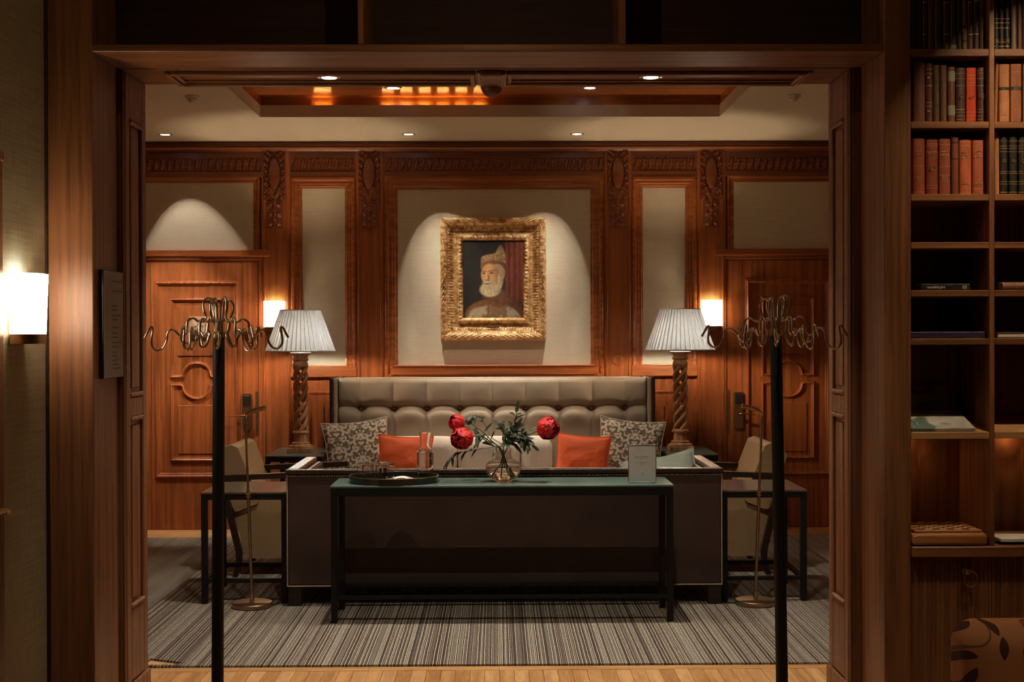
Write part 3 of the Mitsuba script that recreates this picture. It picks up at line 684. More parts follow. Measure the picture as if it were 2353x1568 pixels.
# ------------------------------------------------------------------ table lamps
def table_lamp(x, y, z, label):
    k = thing('table_lamp', label, 'lamp', None)
    put('base', cat([box(x - .088, x + .088, y - .088, y + .088, z, z + .032, .003), lathe([(0, .032), (.084, .032), (.088, .038), (.086, .046), (.070, .050), (.064, .058), (.067, .064), (.060, .070), (.050, .074), (.050, .100), (.046, .128), (.055, .130), (.062, .136), (.062, .144), (.054, .150), (.050, .156), (0, .156)], 36, (x, y, z))]), COL, k)
    zt0, zt1 = z + .150, z + .630
    for s in range(4):
        th = s * math.pi / 2 + np.linspace(0, 1.55 * 2 * math.pi, 60)
        zz = np.linspace(zt0, zt1, 60)
        put('twisted_strand', tube(np.stack([x + .040 * np.cos(th), y + .040 * np.sin(th), zz], 1), .0150, 10), COL, k)
    put('capital', lathe([(0, .612), (.050, .612), (.056, .620), (.052, .640), (.046, .654), (.058, .662), (.060, .668), (.052, .674), (.052, .690), (.066, .700), (.076, .704), (.078, .714), (.070, .718), (0, .718)], 36, (x, y, z)), COL, k)
    put('fitting', lathe([(0, .715), (.014, .715), (.014, .722), (.02, .725), (.02, .735), (0, .735)], 14, (x, y, z)), BRASS, k)
    n = 44
    prof = [(.2525, .728), (.2265, .800), (.2002, .872), (.1746, .943), (.146, 1.022)]
    a = np.arange(n * 4) * 2 * np.pi / (n * 4)
    zig = np.tile([0, 1, 1.0, .12], n)
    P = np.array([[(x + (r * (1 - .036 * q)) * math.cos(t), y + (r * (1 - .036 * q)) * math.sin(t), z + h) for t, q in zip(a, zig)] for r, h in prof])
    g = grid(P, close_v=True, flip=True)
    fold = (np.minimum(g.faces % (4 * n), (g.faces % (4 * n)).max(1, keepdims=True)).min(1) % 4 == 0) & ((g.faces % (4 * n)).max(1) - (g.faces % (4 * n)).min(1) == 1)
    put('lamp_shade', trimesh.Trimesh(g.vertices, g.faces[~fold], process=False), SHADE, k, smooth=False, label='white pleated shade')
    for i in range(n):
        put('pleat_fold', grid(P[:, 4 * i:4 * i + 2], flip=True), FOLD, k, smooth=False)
    for r, h in ((.2535, .728), (.1455, 1.022)):
        put('shade_trim', tube([(x + r * math.cos(t), y + r * math.sin(t), z + h) for t in np.linspace(0, 2 * np.pi, 61)[:-1]], .0035, 6, True), SHTRIM, k)
    put('bulb', trimesh.creation.icosphere(subdivisions=2, radius=.030).apply_translation((x, y, z + .772)), OPAL, k, smooth=False, emitter=glow([BULB_L * c for c in (1, .74, .48)], 6))
table_lamp(-1.430, 9.45, .645, 'lit pleated table lamp on carved twist column, beside the left end of the tufted sofa')
table_lamp(1.318, 9.45, .645, 'lit pleated table lamp on carved twist column, beside the right end of the tufted sofa')

# ------------------------------------------------------------------ wall lamps
def sconce(at, turn, w, h, d, label, lum=SCONCE_L, bulb=300.0, taper=1.0):
    """half-round opal glass, open at the top, on a metal foot; local x runs along the wall, -y away from it, z from the foot of the glass"""
    k = thing('wall_lamp', label, 'wall lamp')
    R = lambda m: rot(m, turn, (0, 0, 1)).apply_translation(at)
    def shell(w, d, z0, z1, n=28, tp=1.0):
        t = np.linspace(0, np.pi, n)
        return np.array([[(np.sign(math.cos(q)) * abs(math.cos(q)) ** .45 * w * e / 2, -.006 - abs(math.sin(q)) ** .6 * d * e, zz) for q in t] for zz, e in ((z0, tp), (z1, 1.0))])
    put('glass_shade', R(grid(shell(w, d, 0, h, tp=taper))), OPAL, k, smooth=40, label='glowing opal glass', emitter=glow([lum * c for c in (1, .77, .53)], 3))
    put('bulb', R(trimesh.creation.icosphere(subdivisions=2, radius=.018).apply_translation((0, -.006 - d * .42, h * .80))), OPAL, k, smooth=False, emitter=glow([bulb * c for c in (1, .74, .46)], 3))
    P = shell(w * .97 * taper, d * .97 * taper, -h * .16, -.001)
    put('metal_base', R(cat([grid(P)] + [hull(np.vstack([P[i], P[i] + [0, 0, .002 if i == 0 else -.002]])) for i in (0, 1)])), BRONZE, k)
    put('back_plate', R(box(-w * .35, w * .35, -.005, 0, -h * .1, h * .8, .001)), STEEL, k)
    return k
sconce((-1.700, 9.952, 1.548), 0, .156, .197, .095, 'small lit opal wall lamp behind the left table lamp')
sconce((1.627, 9.952, 1.545), 0, .156, .200, .095, 'small lit opal wall lamp behind the right table lamp')
sconce((-1.600, 4.345, 1.500), math.pi / 2, .150, .200, .092, 'large lit opal wall lamp on the grasscloth at the left edge', lum=25.0, bulb=420.0, taper=.92)

# ------------------------------------------------------------------ recessed lights, detectors
def downlight(x, y, z, label, on=True, r=.052):
    k = thing('ceiling_light', label, 'ceiling light')
    put('trim_ring', lathe([(r * .70, .010), (r * .72, -.001), (r * .8, -.004), (r, -.002), (r, .0006)], 32, (x, y, z)), STEEL, k)
    g = trimesh.creation.cylinder(radius=r * .66, height=.004, sections=28).apply_translation((x, y, z - .0015))
    put('lens', g, OPAL, k, smooth=False, emitter=glow([9, 9, 9.6], .02))
downlight(-2.42, 9.54, 2.953, 'recessed ceiling light above the left door')
downlight(-.65, 9.54, 2.953, 'recessed ceiling light left of the painting, in the plaster')
downlight(.58, 9.54, 2.953, 'recessed ceiling light right of the painting, in the plaster')
downlight(-.677, 8.49, 3.092, 'recessed ceiling light in the bright copper coloured half of the tray', r=.06)
downlight(.60, 8.49, 3.092, 'recessed ceiling light in the dark half of the wooden tray')
downlight(-.657, 5.11, 2.500, 'recessed light in the oak soffit left of the boss', r=.045)
downlight(.60, 5.11, 2.500, 'recessed light in the oak soffit right of the boss', r=.045)
for x0, x1, lab in ((-1.27, -1.09, 'short warm cove lamp hidden on the ledge at the left of the tray'), (-.80, -.06, 'long warm cove lamp hidden on the ledge in the middle of the tray')):
    k = thing('cove_lamp', lab, 'cove lamp')
    n = max(1, round((x1 - x0) / .12))
    for i in range(n):
        xa = x0 + (x1 - x0) * (i + .18) / n; xb = x0 + (x1 - x0) * (i + .82) / n
        put('lens', slab(xa, xb, TY1 + .016, TY1 + .030, 3.0332, 3.0352), OPAL, k, smooth=False, emitter=glow([55, 25, 6.5], .3))
def detector(x, y, label):
    k = thing('smoke_detector', label, 'smoke detector')
    put('base', lathe([(0, 0), (.044, 0), (.044, -.008), (.040, -.012), (0, -.012)], 28, (x, y, 2.953)), WHITE, k)
    put('dome', lathe([(.030, -.012), (.028, -.026), (.016, -.040), (0, -.042)], 28, (x, y, 2.953)), WHITE, k)
detector(-1.864, 8.0, 'white smoke detector on the ceiling at upper left')
detector(1.816, 8.0, 'white smoke detector on the ceiling at upper right')

# ------------------------------------------------------------------ painting
k = thing('painting', 'oil portrait of a bearded old man in ornate gilded frame on the centre wall field', 'painting')
FX0, FX1, FZ0, FZ1 = -.441, .367, 1.441, 2.380
DEP = .215 - .034
def prof_h(v):
    s = lambda a, b, x: np.clip((x - a) / (b - a), 0, 1) ** 2 * (3 - 2 * np.clip((x - a) / (b - a), 0, 1))
    h = .052 + .020 * np.sqrt(np.clip(1 - ((v - .155) / .165) ** 2, 0, 1))
    h = np.where(v < .03, .02 + .04 * v / .03, h)
    h = np.where(v > .30, .056 - .030 * s(.30, .56, v), h)
    h = np.where(v > .56, .024, h)
    h = np.where(v > .74, .024 + .016 * np.sin(np.clip((v - .74) / .20, 0, 1) * np.pi) ** .7, h)
    return np.where(v > .95, .020, h)
def orn(v, s, L):
    g = s - L / 2
    a = np.abs(g)
    k = a / .042
    f = k - np.floor(k)
    leaf = np.clip(1 - np.abs((v - .16) / .13 - 0) ** 2, 0, 1)
    h = .011 * leaf * (np.sin(np.pi * f) ** .5 * (.55 + .45 * np.cos((v - .16) * 70 + 6 * f)) - .3)
    h = h + .010 * np.exp(-((v - .16) / .10) ** 2) * np.exp(-(np.sin(g * 55 + (v - .16) * 22) / .35) ** 2) * (a < .055)
    k2 = a / .021; f2 = k2 - np.floor(k2)
    gad = np.exp(-((v - .45) / .085) ** 2)
    h = h + .013 * gad * (np.sin(np.pi * f2) ** .7 - .5) + .004 * gad * np.sin((v - .45) * 90 + 6.28 * f2)
    k3 = a / .028; f3 = k3 - np.floor(k3)
    h = h + .006 * np.exp(-((v - .845) / .06) ** 2) * (np.sin(np.pi * f3) - .5)
    return h
def frame_side(p0, p1, inn):
    p0, p1, inn = map(np.array, (p0, p1, inn))
    L = np.linalg.norm(p1 - p0); t = (p1 - p0) / L
    ns, nv = int(L / .0042), 58
    v = np.linspace(0, 1, nv); q = np.linspace(0, 1, ns)
    V, Q = np.meshgrid(v, q, indexing='ij')
    S = V * DEP + Q * (L - 2 * V * DEP)
    H = prof_h(V) + orn(V, S, L)
    XY = p0[None, None] + S[..., None] * t + (V * DEP)[..., None] * inn
    return grid(np.stack([XY[..., 0], 9.985 - H, XY[..., 1]], -1))
for p0, p1, inn in (((FX0, FZ0), (FX1, FZ0), (0, 1)), ((FX1, FZ0), (FX1, FZ1), (-1, 0)), ((FX1, FZ1), (FX0, FZ1), (0, -1)), ((FX0, FZ1), (FX0, FZ0), (1, 0))):
    m = frame_side(p0, p1, inn)
    put('frame', m, GOLD, k, smooth=60)
put('frame_side', rect_frame(FX0 + .006, FX1 - .006, FZ0 + .006, FZ1 - .006, [(0, 0), (0, .036)], 9.988), COL, k)
put('canvas', box(PX0 - .006, PX1 + .006, 9.964, 9.985, PZ0 - .006, PZ1 + .006, .001), PICT, k, smooth=False, label='painted canvas')
put('name_plate', box(-.088, .010, 9.938, 9.944, 1.536, 1.550, .002), BRASS, k)

# ------------------------------------------------------------------ armchairs and reading lamps
def armchair(s, label):
    k = thing('armchair', label, 'armchair')
    c = -1.0 if s > 0 else 1.04       # front edge of the seat; s = +1 faces right
    X = lambda x: x if s > 0 else .04 - x
    def ext(poly, y0, y1, b=0.0):
        m = trimesh.creation.extrude_polygon(sg.Polygon(poly).buffer(-b).buffer(b) if b else sg.Polygon(poly), y1 - y0, engine='earcut')
        m.apply_transform(np.array([[1, 0, 0, 0], [0, 0, -1, y1], [0, 1, 0, 0], [0, 0, 0, 1.0]]))
        m.vertices[:, 0] = [X(x) for x in m.vertices[:, 0]]
        if s < 0: m.invert()
        return m
    back = [(-1.74, .74), (-1.71, .795), (-1.64, .815), (-1.60, .80), (-1.47, .46), (-1.62, .40)]
    m = ext(back, 8.02, 8.58, .02)
    put('backrest', m, BEIGE, k, smooth=35)
    put('seat', ext([(-1.655, .46), (-1.60, .52), (-1.02, .515), (-1.02, .13), (-1.55, .115)], 8.04, 8.56, .015), BEIGE, k, smooth=35)
    put('seat_cushion', rbox(*sorted((X(-1.50), X(-1.03))), 8.06, 8.54, .42, .53, .04, 3), BEIGE, k)
    for y in (7.985, 8.565):
        put('leg', ext([(-1.715, .60), (-1.675, .60), (-1.57, .16), (-1.575, .08), (-1.60, .0096), (-1.63, .0096), (-1.605, .10), (-1.61, .17)], y, y + .035), DARKW, k)
        put('leg', ext([(-1.03, .60), (-.99, .60), (-1.01, .0096), (-1.04, .0096)], y, y + .035), DARKW, k)
        put('armrest', ext([(-1.71, .60), (-1.0, .625), (-.98, .645), (-1.0, .66), (-1.68, .632)], y - .008, y + .045), DARKW, k)
    return k
armchair(1, 'beige armchair with dark wood arms behind the left side table, facing right')
armchair(-1, 'beige armchair with dark wood arms behind the right side table, facing left')

def reading_lamp(xb, xt, s, label):
    k = thing('floor_lamp', label, 'floor lamp')
    y = 7.12
    put('base', lathe([(0, .0096), (.105, .0096), (.110, .014), (.110, .032), (.106, .037), (.02, .040), (.012, .042), (0, .042)], 48, (xb, y, 0)), BRONZE, k)
    P = lambda q: np.array([xb + (xt - xb) * q, y, .04 + 1.0 * q])
    put('pole', tube([P(0), P(.58)], .0085, 10), BRONZE, k)
    put('pole', tube([P(.58), P(.97)], .0065, 10), BRONZE, k, label='thinner upper pole')
    put('collar', tube([P(.0), P(.04)], .0115, 12), BRASS, k)
    put('collar', cat([tube([P(.565), P(.573)], .014, 14), tube([P(.580), P(.590)], .016, 14), tube([P(.597), P(.603)], .012, 14)]), BRASS, k)
    t = P(.97)
    put('neck', tube(spline([t, t + [0, 0, .035], t + [s * .012, -.004, .058], t + [s * .035, -.012, .068]], 6), .0065, 10), BRASS, k)
    a = t + np.array([s * .030, -.010, .066])
    put('lamp_head', tube([a, a + [s * .006, -.001, .002], a + [s * .085, -.02, .022], a + [s * .088, -.02, .0225]], [.009, .013, .013, .011], 14), BRASS, k)
reading_lamp(-1.345, -1.378, 1, 'thin bronze reading lamp standing before the left side table')
reading_lamp(1.402, 1.440, -1, 'thin bronze reading lamp standing before the right side table')
for nm, pts, lab in (('cable', [(-1.24, 7.14, .014), (-1.20, 7.25, .014), (-1.17, 7.3, .013)], 'thin cable at the foot of the left reading lamp'),
                     ('cable', [(1.31, 7.13, .014), (1.25, 7.16, .014), (1.19, 7.22, .013)], 'thin cable at the foot of the right reading lamp')):
    one(nm, tube(spline(pts, 6), .0035, 6), BLACKP, lab, 'cable')

# ------------------------------------------------------------------ coat stands
def coat_stand(xt, xb, y, label, seed, turn):
    k = thing('coat_stand', label, 'coat stand')
    put('pole', lathe([(0, 0), (.0205, 0), (.0200, 1.497), (.018, 1.500), (0, 1.500)], 24).apply_transform(np.array([[1, 0, (xt - xb) / 1.5, xb], [0, 1, 0, y], [0, 0, 1, 0], [0, 0, 0, 1.0]])), POLE, k, label='black grained pole')
    put('base', lathe([(0, 0), (.19, 0), (.19, .012), (.185, .016), (.03, .022), (0, .022)], 40, (xb, y, 0)), BLACK, k)
    put('collar', lathe([(0, 1.488), (.023, 1.488), (.023, 1.506), (.016, 1.508), (0, 1.508)], 20, (xt, y, 0)), CHROME, k)
    r = np.random.default_rng(seed)
    longp = np.array([(8, -3), (9, 40), (10, 62), (15, 75), (25, 78), (34, 68), (33, 50), (28, 36), (33, 26), (45, 26), (56, 33), (68, 27), (71, 12), (72, 0), (82, -8), (93, 2), (103, 8), (113, 0), (116, -18), (125, -34), (138, -38), (149, -27), (149, -8), (146, 8), (150, 14), (157, 2), (164, -12)], float) / 674
    shortp = np.array([(7, -2), (8, 14), (12, 27), (20, 31), (27, 24), (26, 8), (22, -2), (26, -12), (31, -26), (38, -33), (46, -27), (48, -12), (52, 0), (60, 4), (68, -4), (71, -16), (78, -24), (88, -20), (92, -8)], float) / 674
    for i in range(12):
        long_ = i % 2 == 0
        pp = (longp if long_ else shortp).copy()
        pp *= [(.95 + .08 * r.random()), (.93 + .12 * r.random())]
        az = turn + i * math.pi / 6 + r.uniform(-.08, .08)
        sway = np.interp(np.arange(len(pp)), np.linspace(0, len(pp) - 1, 6), np.concatenate([[0, 0], r.uniform(-.013, .013, 4)]))
        d, e = np.array([math.cos(az), math.sin(az), 0]), np.array([-math.sin(az), math.cos(az), 0])
        P = np.array([xt, y, 1.502]) + pp[:, :1] * d + sway[:, None] * e + pp[:, 1:] * [0, 0, 1]
        put('hook', tube(spline(P, 6), .0038, 7), CHROME, k, smooth=True)
coat_stand(-.950, -.962, 4.45, 'coat stand with curly wire hooks on black pole in front of the left door', 3, .16)
coat_stand(.948, .972, 4.45, 'coat stand with curly wire hooks on black pole in front of the right door', 8, -.12)

# ------------------------------------------------------------------ on the console
CY, CZ = 6.88, .7162
k = thing('tray', 'round black lacquer tray with drinking glasses on the console', 'tray')
def oval(prof, cx, cy, cz, ry, n=56):
    m = lathe(prof, n); m.apply_scale((1, ry, 1)); m.apply_translation((cx, cy, cz)); return m
TXC = -.552
put('tray_bottom', oval([(0, 0), (.228, 0), (.233, .004), (.236, .034), (.2335, .034), (.229, .008), (0, .007)], TXC, CY, CZ, .80), TRAYM, k)
a_ = np.linspace(0, 2 * np.pi, 73)[:-1]
put('rim', tube([(TXC + .2348 * math.cos(t), CY + .80 * .2348 * math.sin(t), CZ + .0345) for t in a_], .0022, 6, True), BRASS, k, label='brass edged rim')
tz = CZ + .0075
tum = solid_lathe([(0, .078), (.026, .076), (.0275, .070), (.0275, 0.0), (.0300, 0.0), (.0302, .010), (.0300, .086), (.0285, .090), (0, .090)], 28)
for x, y, lab in ((-.682, 6.815, 'clear upturned tumbler, left one of the front pair on the tray'), (-.612, 6.815, 'clear upturned tumbler, right one of the front pair on the tray'), (-.716, 6.885, 'clear upturned tumbler, leftmost of the back row on the tray'),
                  (-.648, 6.885, 'clear upturned tumbler, middle of the back row on the tray'), (-.580, 6.885, 'clear upturned tumbler nearest the orange pillow, right of the back row'), (-.612, 6.955, 'clear upturned tumbler behind the others on the tray')):
    one('tumbler', move(tum, x, y, tz), GLASS, lab, 'glass', 'tumblers on the tray', smooth=45)
k = thing('carafe', 'clear glass water carafe with short neck on the tray', 'carafe')
cx, cy = -.388, 6.90
put('glass_body', solid_lathe([(.0405, .1572), (.0330, .1702), (.0265, .182), (.0252, .192), (.0270, .215), (.0308, .252), (.0290, .252), (.0248, .215), (.0230, .192), (.0243, .182), (.0308, .1702), (.0383, .1572), (.0405, .1572)], 40, (cx, cy, tz)), GLASS, k, smooth=50, label='empty glass neck')
put('water_filled_body', solid_lathe([(0, .157), (.0405, .157), (.0428, .146), (.0436, .135), (.0436, .012), (.0425, .004), (.040, 0), (0, 0)], 40, (cx, cy, tz)), WATER, k, smooth=50)
n_ = 12
X_, Y_ = np.meshgrid(np.linspace(-.080, .092, n_), np.linspace(-.045, .05, 5), indexing='ij')
sheet = grid(np.stack([X_ + -.510, Y_ + 6.885, tz + .004 + .014 * np.sin((X_ + .08) * 20) ** 2], -1))
one('paper_slip', cat([sheet, trimesh.Trimesh(sheet.vertices - [0, 0, .0006], sheet.faces[:, ::-1], process=False)]), PAPER, 'pale paper slip lying on the black tray left of the carafe', 'paper', smooth=True)

# vase and flowers
VX, VY = .025, 6.875
k = thing('vase', 'squat clear glass vase holding red peonies on the console', 'vase')
out = [(.0, 0), (.040, 0), (.046, .003), (.066, .018), (.084, .040), (.0935, .066), (.0925, .088), (.080, .106), (.058, .117), (.046, .122), (.0415, .130), (.0415, .168), (.0425, .176)]
inn = [(.0395, .176), (.0388, .168), (.0388, .130), (.043, .1225), (.056, .1140), (.0770, .1035), (.0893, .087), (.0903, .066), (.081, .042), (.063, .0215), (.044, .0075), (0, .006)]
so = spline(np.array([(r, h) for r, h in out[1:]]), 4); si_ = spline(np.array(inn), 4)
up_o, up_i = [q for q in so if q[1] > .082], [q for q in si_ if q[1] > .082]
put('glass_body', solid_lathe(np.vstack([up_o, up_i, up_o[:1]]), 48, (VX, VY, CZ)), VASEG, k, smooth=50)
low = np.vstack([[(0, 0)], [q for q in so if q[1] < .081], [(0, .0812)]])
put('water_filled_body', solid_lathe(low, 48, (VX, VY, CZ)), WATER, k, smooth=50)

def leaf_mesh(base, d, up, L, W, curl=.15, n=7):
    base, d, up = map(lambda q: np.array(q, float), (base, d, up))
    d /= np.linalg.norm(d); w = np.cross(d, up); w /= np.linalg.norm(w) + 1e-9; u = np.cross(w, d)
    t = np.linspace(0, 1, n)
    wid = W / 2 * np.sin(np.pi * np.clip(t, .02, .985)) ** .8
    cen = base + np.outer(t * L, d) - np.outer(curl * L * t ** 2, [0, 0, 1])
    P = np.stack([cen - w * wid[:, None] + u * (wid * .35)[:, None], cen, cen + w * wid[:, None] + u * (wid * .35)[:, None]], 1)
    return grid(P)
def petal_mesh(c, axis, az, R, spread, polar0, polar1, seed, n=7, ruff=.1):
    axis = np.array(axis, float) / np.linalg.norm(axis)
    e1 = np.cross(axis, [.3, .2, .9]); e1 /= np.linalg.norm(e1); e2 = np.cross(axis, e1)
    r = np.random.default_rng(seed)
    ph, q = r.uniform(0, 6.28, 2)
    V, U = np.meshgrid(np.linspace(0, 1, n), np.linspace(-1, 1, n), indexing='ij')
    po = polar0 + (polar1 - polar0) * V * (1 - .18 * U ** 2)
    wd = spread * np.sin(np.clip(.25 + V * 1.55, 0, np.pi - .6)) / np.maximum(np.sin(np.clip(po, .35, np.pi - .35)), .3)
    a = az + U * wd
    rr = R * (1 + ruff * V ** 2 * (.6 * np.sin(U * 7 + ph) + .5 * np.cos(U * 3 + q)) + .05 * V)
    P = np.array(c) + rr[..., None] * (np.cos(np.pi - po)[..., None] * axis + np.sin(po)[..., None] * (np.cos(a)[..., None] * e1 + np.sin(a)[..., None] * e2))
    return grid(P)
def peony(label, c, axis, R, via, seed, outer=11, mid=14, core=16, leaves_=(), open_=1.0):
    k = thing('peony', label, 'flower')
    c = np.array(c, float); axis = np.array(axis, float); axis /= np.linalg.norm(axis)
    foot = np.array(via[-1], float)
    path = spline([c - axis * R * .85] + [np.array(v, float) for v in via], 8)
    put('stem', tube(path, np.linspace(.0036, .0030, len(path)), 7), STEM, k, smooth=True)
    r = np.random.default_rng(seed)
    for i in range(outer):
        put('petal', petal_mesh(c, axis, i * 2.4 + r.uniform(-.2, .2), R * r.uniform(.92, 1.03), .62, .25, r.uniform(1.75, 2.3) * open_, seed * 100 + i, ruff=.09), PETAL, k, smooth=True)
    for i in range(mid):
        put('petal', petal_mesh(c + axis * R * .12, axis, i * 2.4 + .7, R * r.uniform(.72, .9), .5, .7, r.uniform(2.2, 2.65), seed * 100 + 40 + i, ruff=.16), PETAL if i % 3 else PETAL2, k, smooth=True)
    put('petal_heart', cat([petal_mesh(c + axis * R * .18, axis, i * 2.4, R * r.uniform(.40, .75), .55, 1.2, r.uniform(2.5, 3.0), seed * 100 + 70 + i, n=6, ruff=.25) for i in range(core)]), PETAL2, k, smooth=True)
    for i in range(4):
        put('sepal', leaf_mesh(c - axis * R * .9, np.cross(axis, [math.cos(i * 1.57), .4, math.sin(i * 1.57)]) + axis * .5, -axis, R * .8, R * .55, 0), LEAF, k, smooth=True)
    for t, d, L, W in leaves_:
        put('leaf', leaf_mesh(path[int(t * (len(path) - 1))], d, (0, -.6, 1), L, W), LEAF, k, smooth=True)
    return k
zn = CZ + .176
peony('large open red peony, lower of the two at the left of the vase', (-.190, 6.80, .950), (-.45, -.85, -.05), .058, [(-.10, 6.84, .955), (-.03, 6.862, .905), (.012, 6.872, zn), (.045, 6.885, .80), (.072, 6.89, .745)], 1,
      leaves_=((.25, (-.6, -.3, -.5), .07, .022), (.3, (.2, -.4, .5), .06, .02), (.45, (-.7, -.2, .3), .08, .022), (.5, (-.3, -.5, -.5), .07, .02), (.15, (.1, -.3, -.8), .05, .02)))
peony('smaller closed red peony, upper of the two at the left of the vase', (-.222, 6.93, 1.022), (-.75, -.35, .45), .043, [(-.13, 6.92, .985), (-.06, 6.90, .935), (.005, 6.885, zn), (.035, 6.88, .79), (.062, 6.87, .745)], 2, outer=12, mid=9, core=6, open_=1.15,
      leaves_=((.3, (-.2, .2, -.7), .07, .024), (.4, (-.6, .1, .4), .08, .022)))
peony('large red peony leaning out at the right of the vase', (.258, 6.82, 1.000), (.55, -.82, -.02), .060, [(.185, 6.85, .975), (.10, 6.87, .94), (.045, 6.875, zn), (.005, 6.87, .80), (-.035, 6.86, .742)], 3,
      leaves_=((.12, (.1, -.5, .8), .05, .035), (.3, (-.3, -.4, -.6), .07, .022), (.4, (.7, -.2, .1), .09, .02), (.5, (.6, -.4, -.5), .08, .022), (.35, (.5, -.2, -.6), .08, .02)))
k = thing('peony_bud', 'round green peony bud on its stem beside the left peonies', 'flower bud')
put('bud', trimesh.creation.icosphere(subdivisions=3, radius=.0185).apply_scale((1, 1, 1.0)).apply_translation((-.157, 6.86, 1.036)), BUD, k, smooth=True)
for i in range(5):
    put('sepal', petal_mesh((-.157, 6.86, 1.036), (-.75, 0, .5), i * 1.26, .0192, .7, .1, 1.5, 900 + i, ruff=.05), LEAF, k, smooth=True)
bp = spline([(-.145, 6.86, 1.026), (-.09, 6.862, .985), (-.04, 6.868, .935), (.0, 6.872, .895), (.03, 6.88, .83), (.06, 6.88, .75)], 8)
put('stem', tube(bp, .0030, 7), STEM, k, smooth=True)
for t, d, L in ((.1, (-.1, -.3, -.9), .04), (.25, (.5, -.2, .7), .085), (.3, (-.6, -.3, .1), .07), (.42, (.3, -.4, .8), .07), (.5, (-.7, -.3, .2), .08)):
    put('leaf', leaf_mesh(bp[int(t * (len(bp) - 1))], d, (0, -.6, 1), L, .020), LEAF, k, smooth=True)
def sprig(label, pts, nl, L, seed, t0=.35, W=.016, droop=.2, spread=.9, r=.0019):
    k = thing('foliage_sprig', label, 'foliage')
    p = spline(pts, 8)
    put('stem', tube(p, r, 6), STEM, k, smooth=True)
    rg = np.random.default_rng(seed)
    for i in range(nl):
        t = t0 + (1 - t0) * (i + .5) / nl
        j = min(int(t * (len(p) - 1)), len(p) - 2)
        d = p[j + 1] - p[j]; d /= np.linalg.norm(d)
        sd = np.array([rg.uniform(-1, 1), rg.uniform(-1, .5), rg.uniform(-.6, .8)]) * spread
        sd[0] = abs(sd[0]) * (1 if i % 2 else -1)
        put('leaf', leaf_mesh(p[j], d * .8 + sd, (0, -.7, 1), L * rg.uniform(.7, 1.2), W * rg.uniform(.8, 1.3), droop), LEAF, k, smooth=True)
    e = p[-1] - p[-2]
    put('leaf', leaf_mesh(p[-1], e, (0, -.7, 1), L, W, 0), LEAF, k, smooth=True)
N0 = [(.03, 6.875, zn - .02), (.0, 6.87, .76)]
def from_neck(*pts): return [(-.005 + .02, 6.87, .75), (.025, 6.875, zn)] + list(pts)
sprig('tall upright leafy sprig rising above the vase', from_neck((.06, 6.87, .96), (.085, 6.87, 1.03), (.095, 6.87, 1.085)), 11, .060, 11, .45)
sprig('bushy leafy sprig in the middle of the vase', from_neck((.055, 6.86, .93), (.085, 6.85, .975), (.10, 6.84, 1.005)), 22, .062, 12, .3, .022)
sprig('leafy sprig leaning left of the tall one', from_neck((.04, 6.88, .94), (.03, 6.885, .98), (.005, 6.89, 1.005)), 14, .055, 13, .35, .020)
sprig('bushy sprig spreading to the lower right of the vase', from_neck((.07, 6.86, .93), (.12, 6.85, .945), (.165, 6.84, .915)), 17, .060, 14, .3, .020, .35)
sprig('curved sprig arching over the peony bud', from_neck((-.04, 6.89, .95), (-.075, 6.90, 1.02), (-.105, 6.90, 1.060), (-.145, 6.90, 1.045)), 10, .048, 15, .62, .014, .5)
sprig('long thin sprig drooping to the left over the sofa back', from_neck((-.06, 6.85, .895), (-.16, 6.84, .880), (-.225, 6.83, .868), (-.265, 6.83, .82)), 12, .042, 16, .5, .013, .8, .5, .0013)
sprig('short sprig in front of the right peony stem', from_neck((.05, 6.84, .92), (.09, 6.82, .96), (.15, 6.81, .985)), 13, .06, 17, .35, .019, .3)

# menu stand
k = thing('menu_stand', 'small framed notice card standing at the right end of the console', 'sign')
mx0, mx1, my, mz0, mz1 = .673, .820, 6.775, .7165, .916
put('frame', cat([box(mx0, mx0 + .004, my, my + .006, mz0, mz1, .001), box(mx1 - .004, mx1, my, my + .006, mz0, mz1, .001)]), BRONZE, k)
put('edge_rail', box(mx0, mx1, my - .002, my + .008, mz1 - .009, mz1, .002), STEEL, k)
put('edge_rail', box(mx0, mx1, my - .002, my + .012, mz0, mz0 + .006, .002), STEEL, k)
put('card', box(mx0 + .003, mx1 - .003, my + .001, my + .005, mz0 + .005, mz1 - .006, .0005), CARD, k)
put('easel_foot', hull([(mx0 + .05, my + .006, mz0 + .12), (mx1 - .05, my + .006, mz0 + .12), (mx0 + .04, my + .07, mz0), (mx1 - .04, my + .07, mz0), (mx0 + .04, my + .074, mz0), (mx1 - .04, my + .074, mz0)]), STEEL, k)
def words(y, z, xc, width, h, m, seed, parent, name='text_line', d=.0006):
    """a line of small print too fine to read in the photograph"""
    r = np.random.default_rng(seed); x = xc - width / 2; ms = []
    while x < xc + width / 2 - h:
        w = h * r.uniform(.28, .6)
        ms.append(slab(x, min(x + w, xc + width / 2), y - d, y, z, z + h * r.choice([.7, .7, 1.0])))
        x += w + h * (.30 if r.random() > .22 else .8)
    put(name, cat(ms), m, parent, smooth=False)
mxc = (mx0 + mx1) / 2
for z, w, h, m in ((.886, .05, .0035, PALEINK), (.850, .075, .0040, INK), (.842, .060, .0036, PALEINK), (.820, .088, .0040, INK), (.812, .044, .0036, PALEINK), (.752, .044, .0022, PALEINK)):
    words(my + .001, z, mxc, w, h, m, int(z * 1000), k)
put('emblem', cat([tube([(mxc - .004, my, .764), (mxc, my, .758), (mxc + .005, my, .765), (mxc + .001, my, .767)], .0008, 5)]), INK, k)

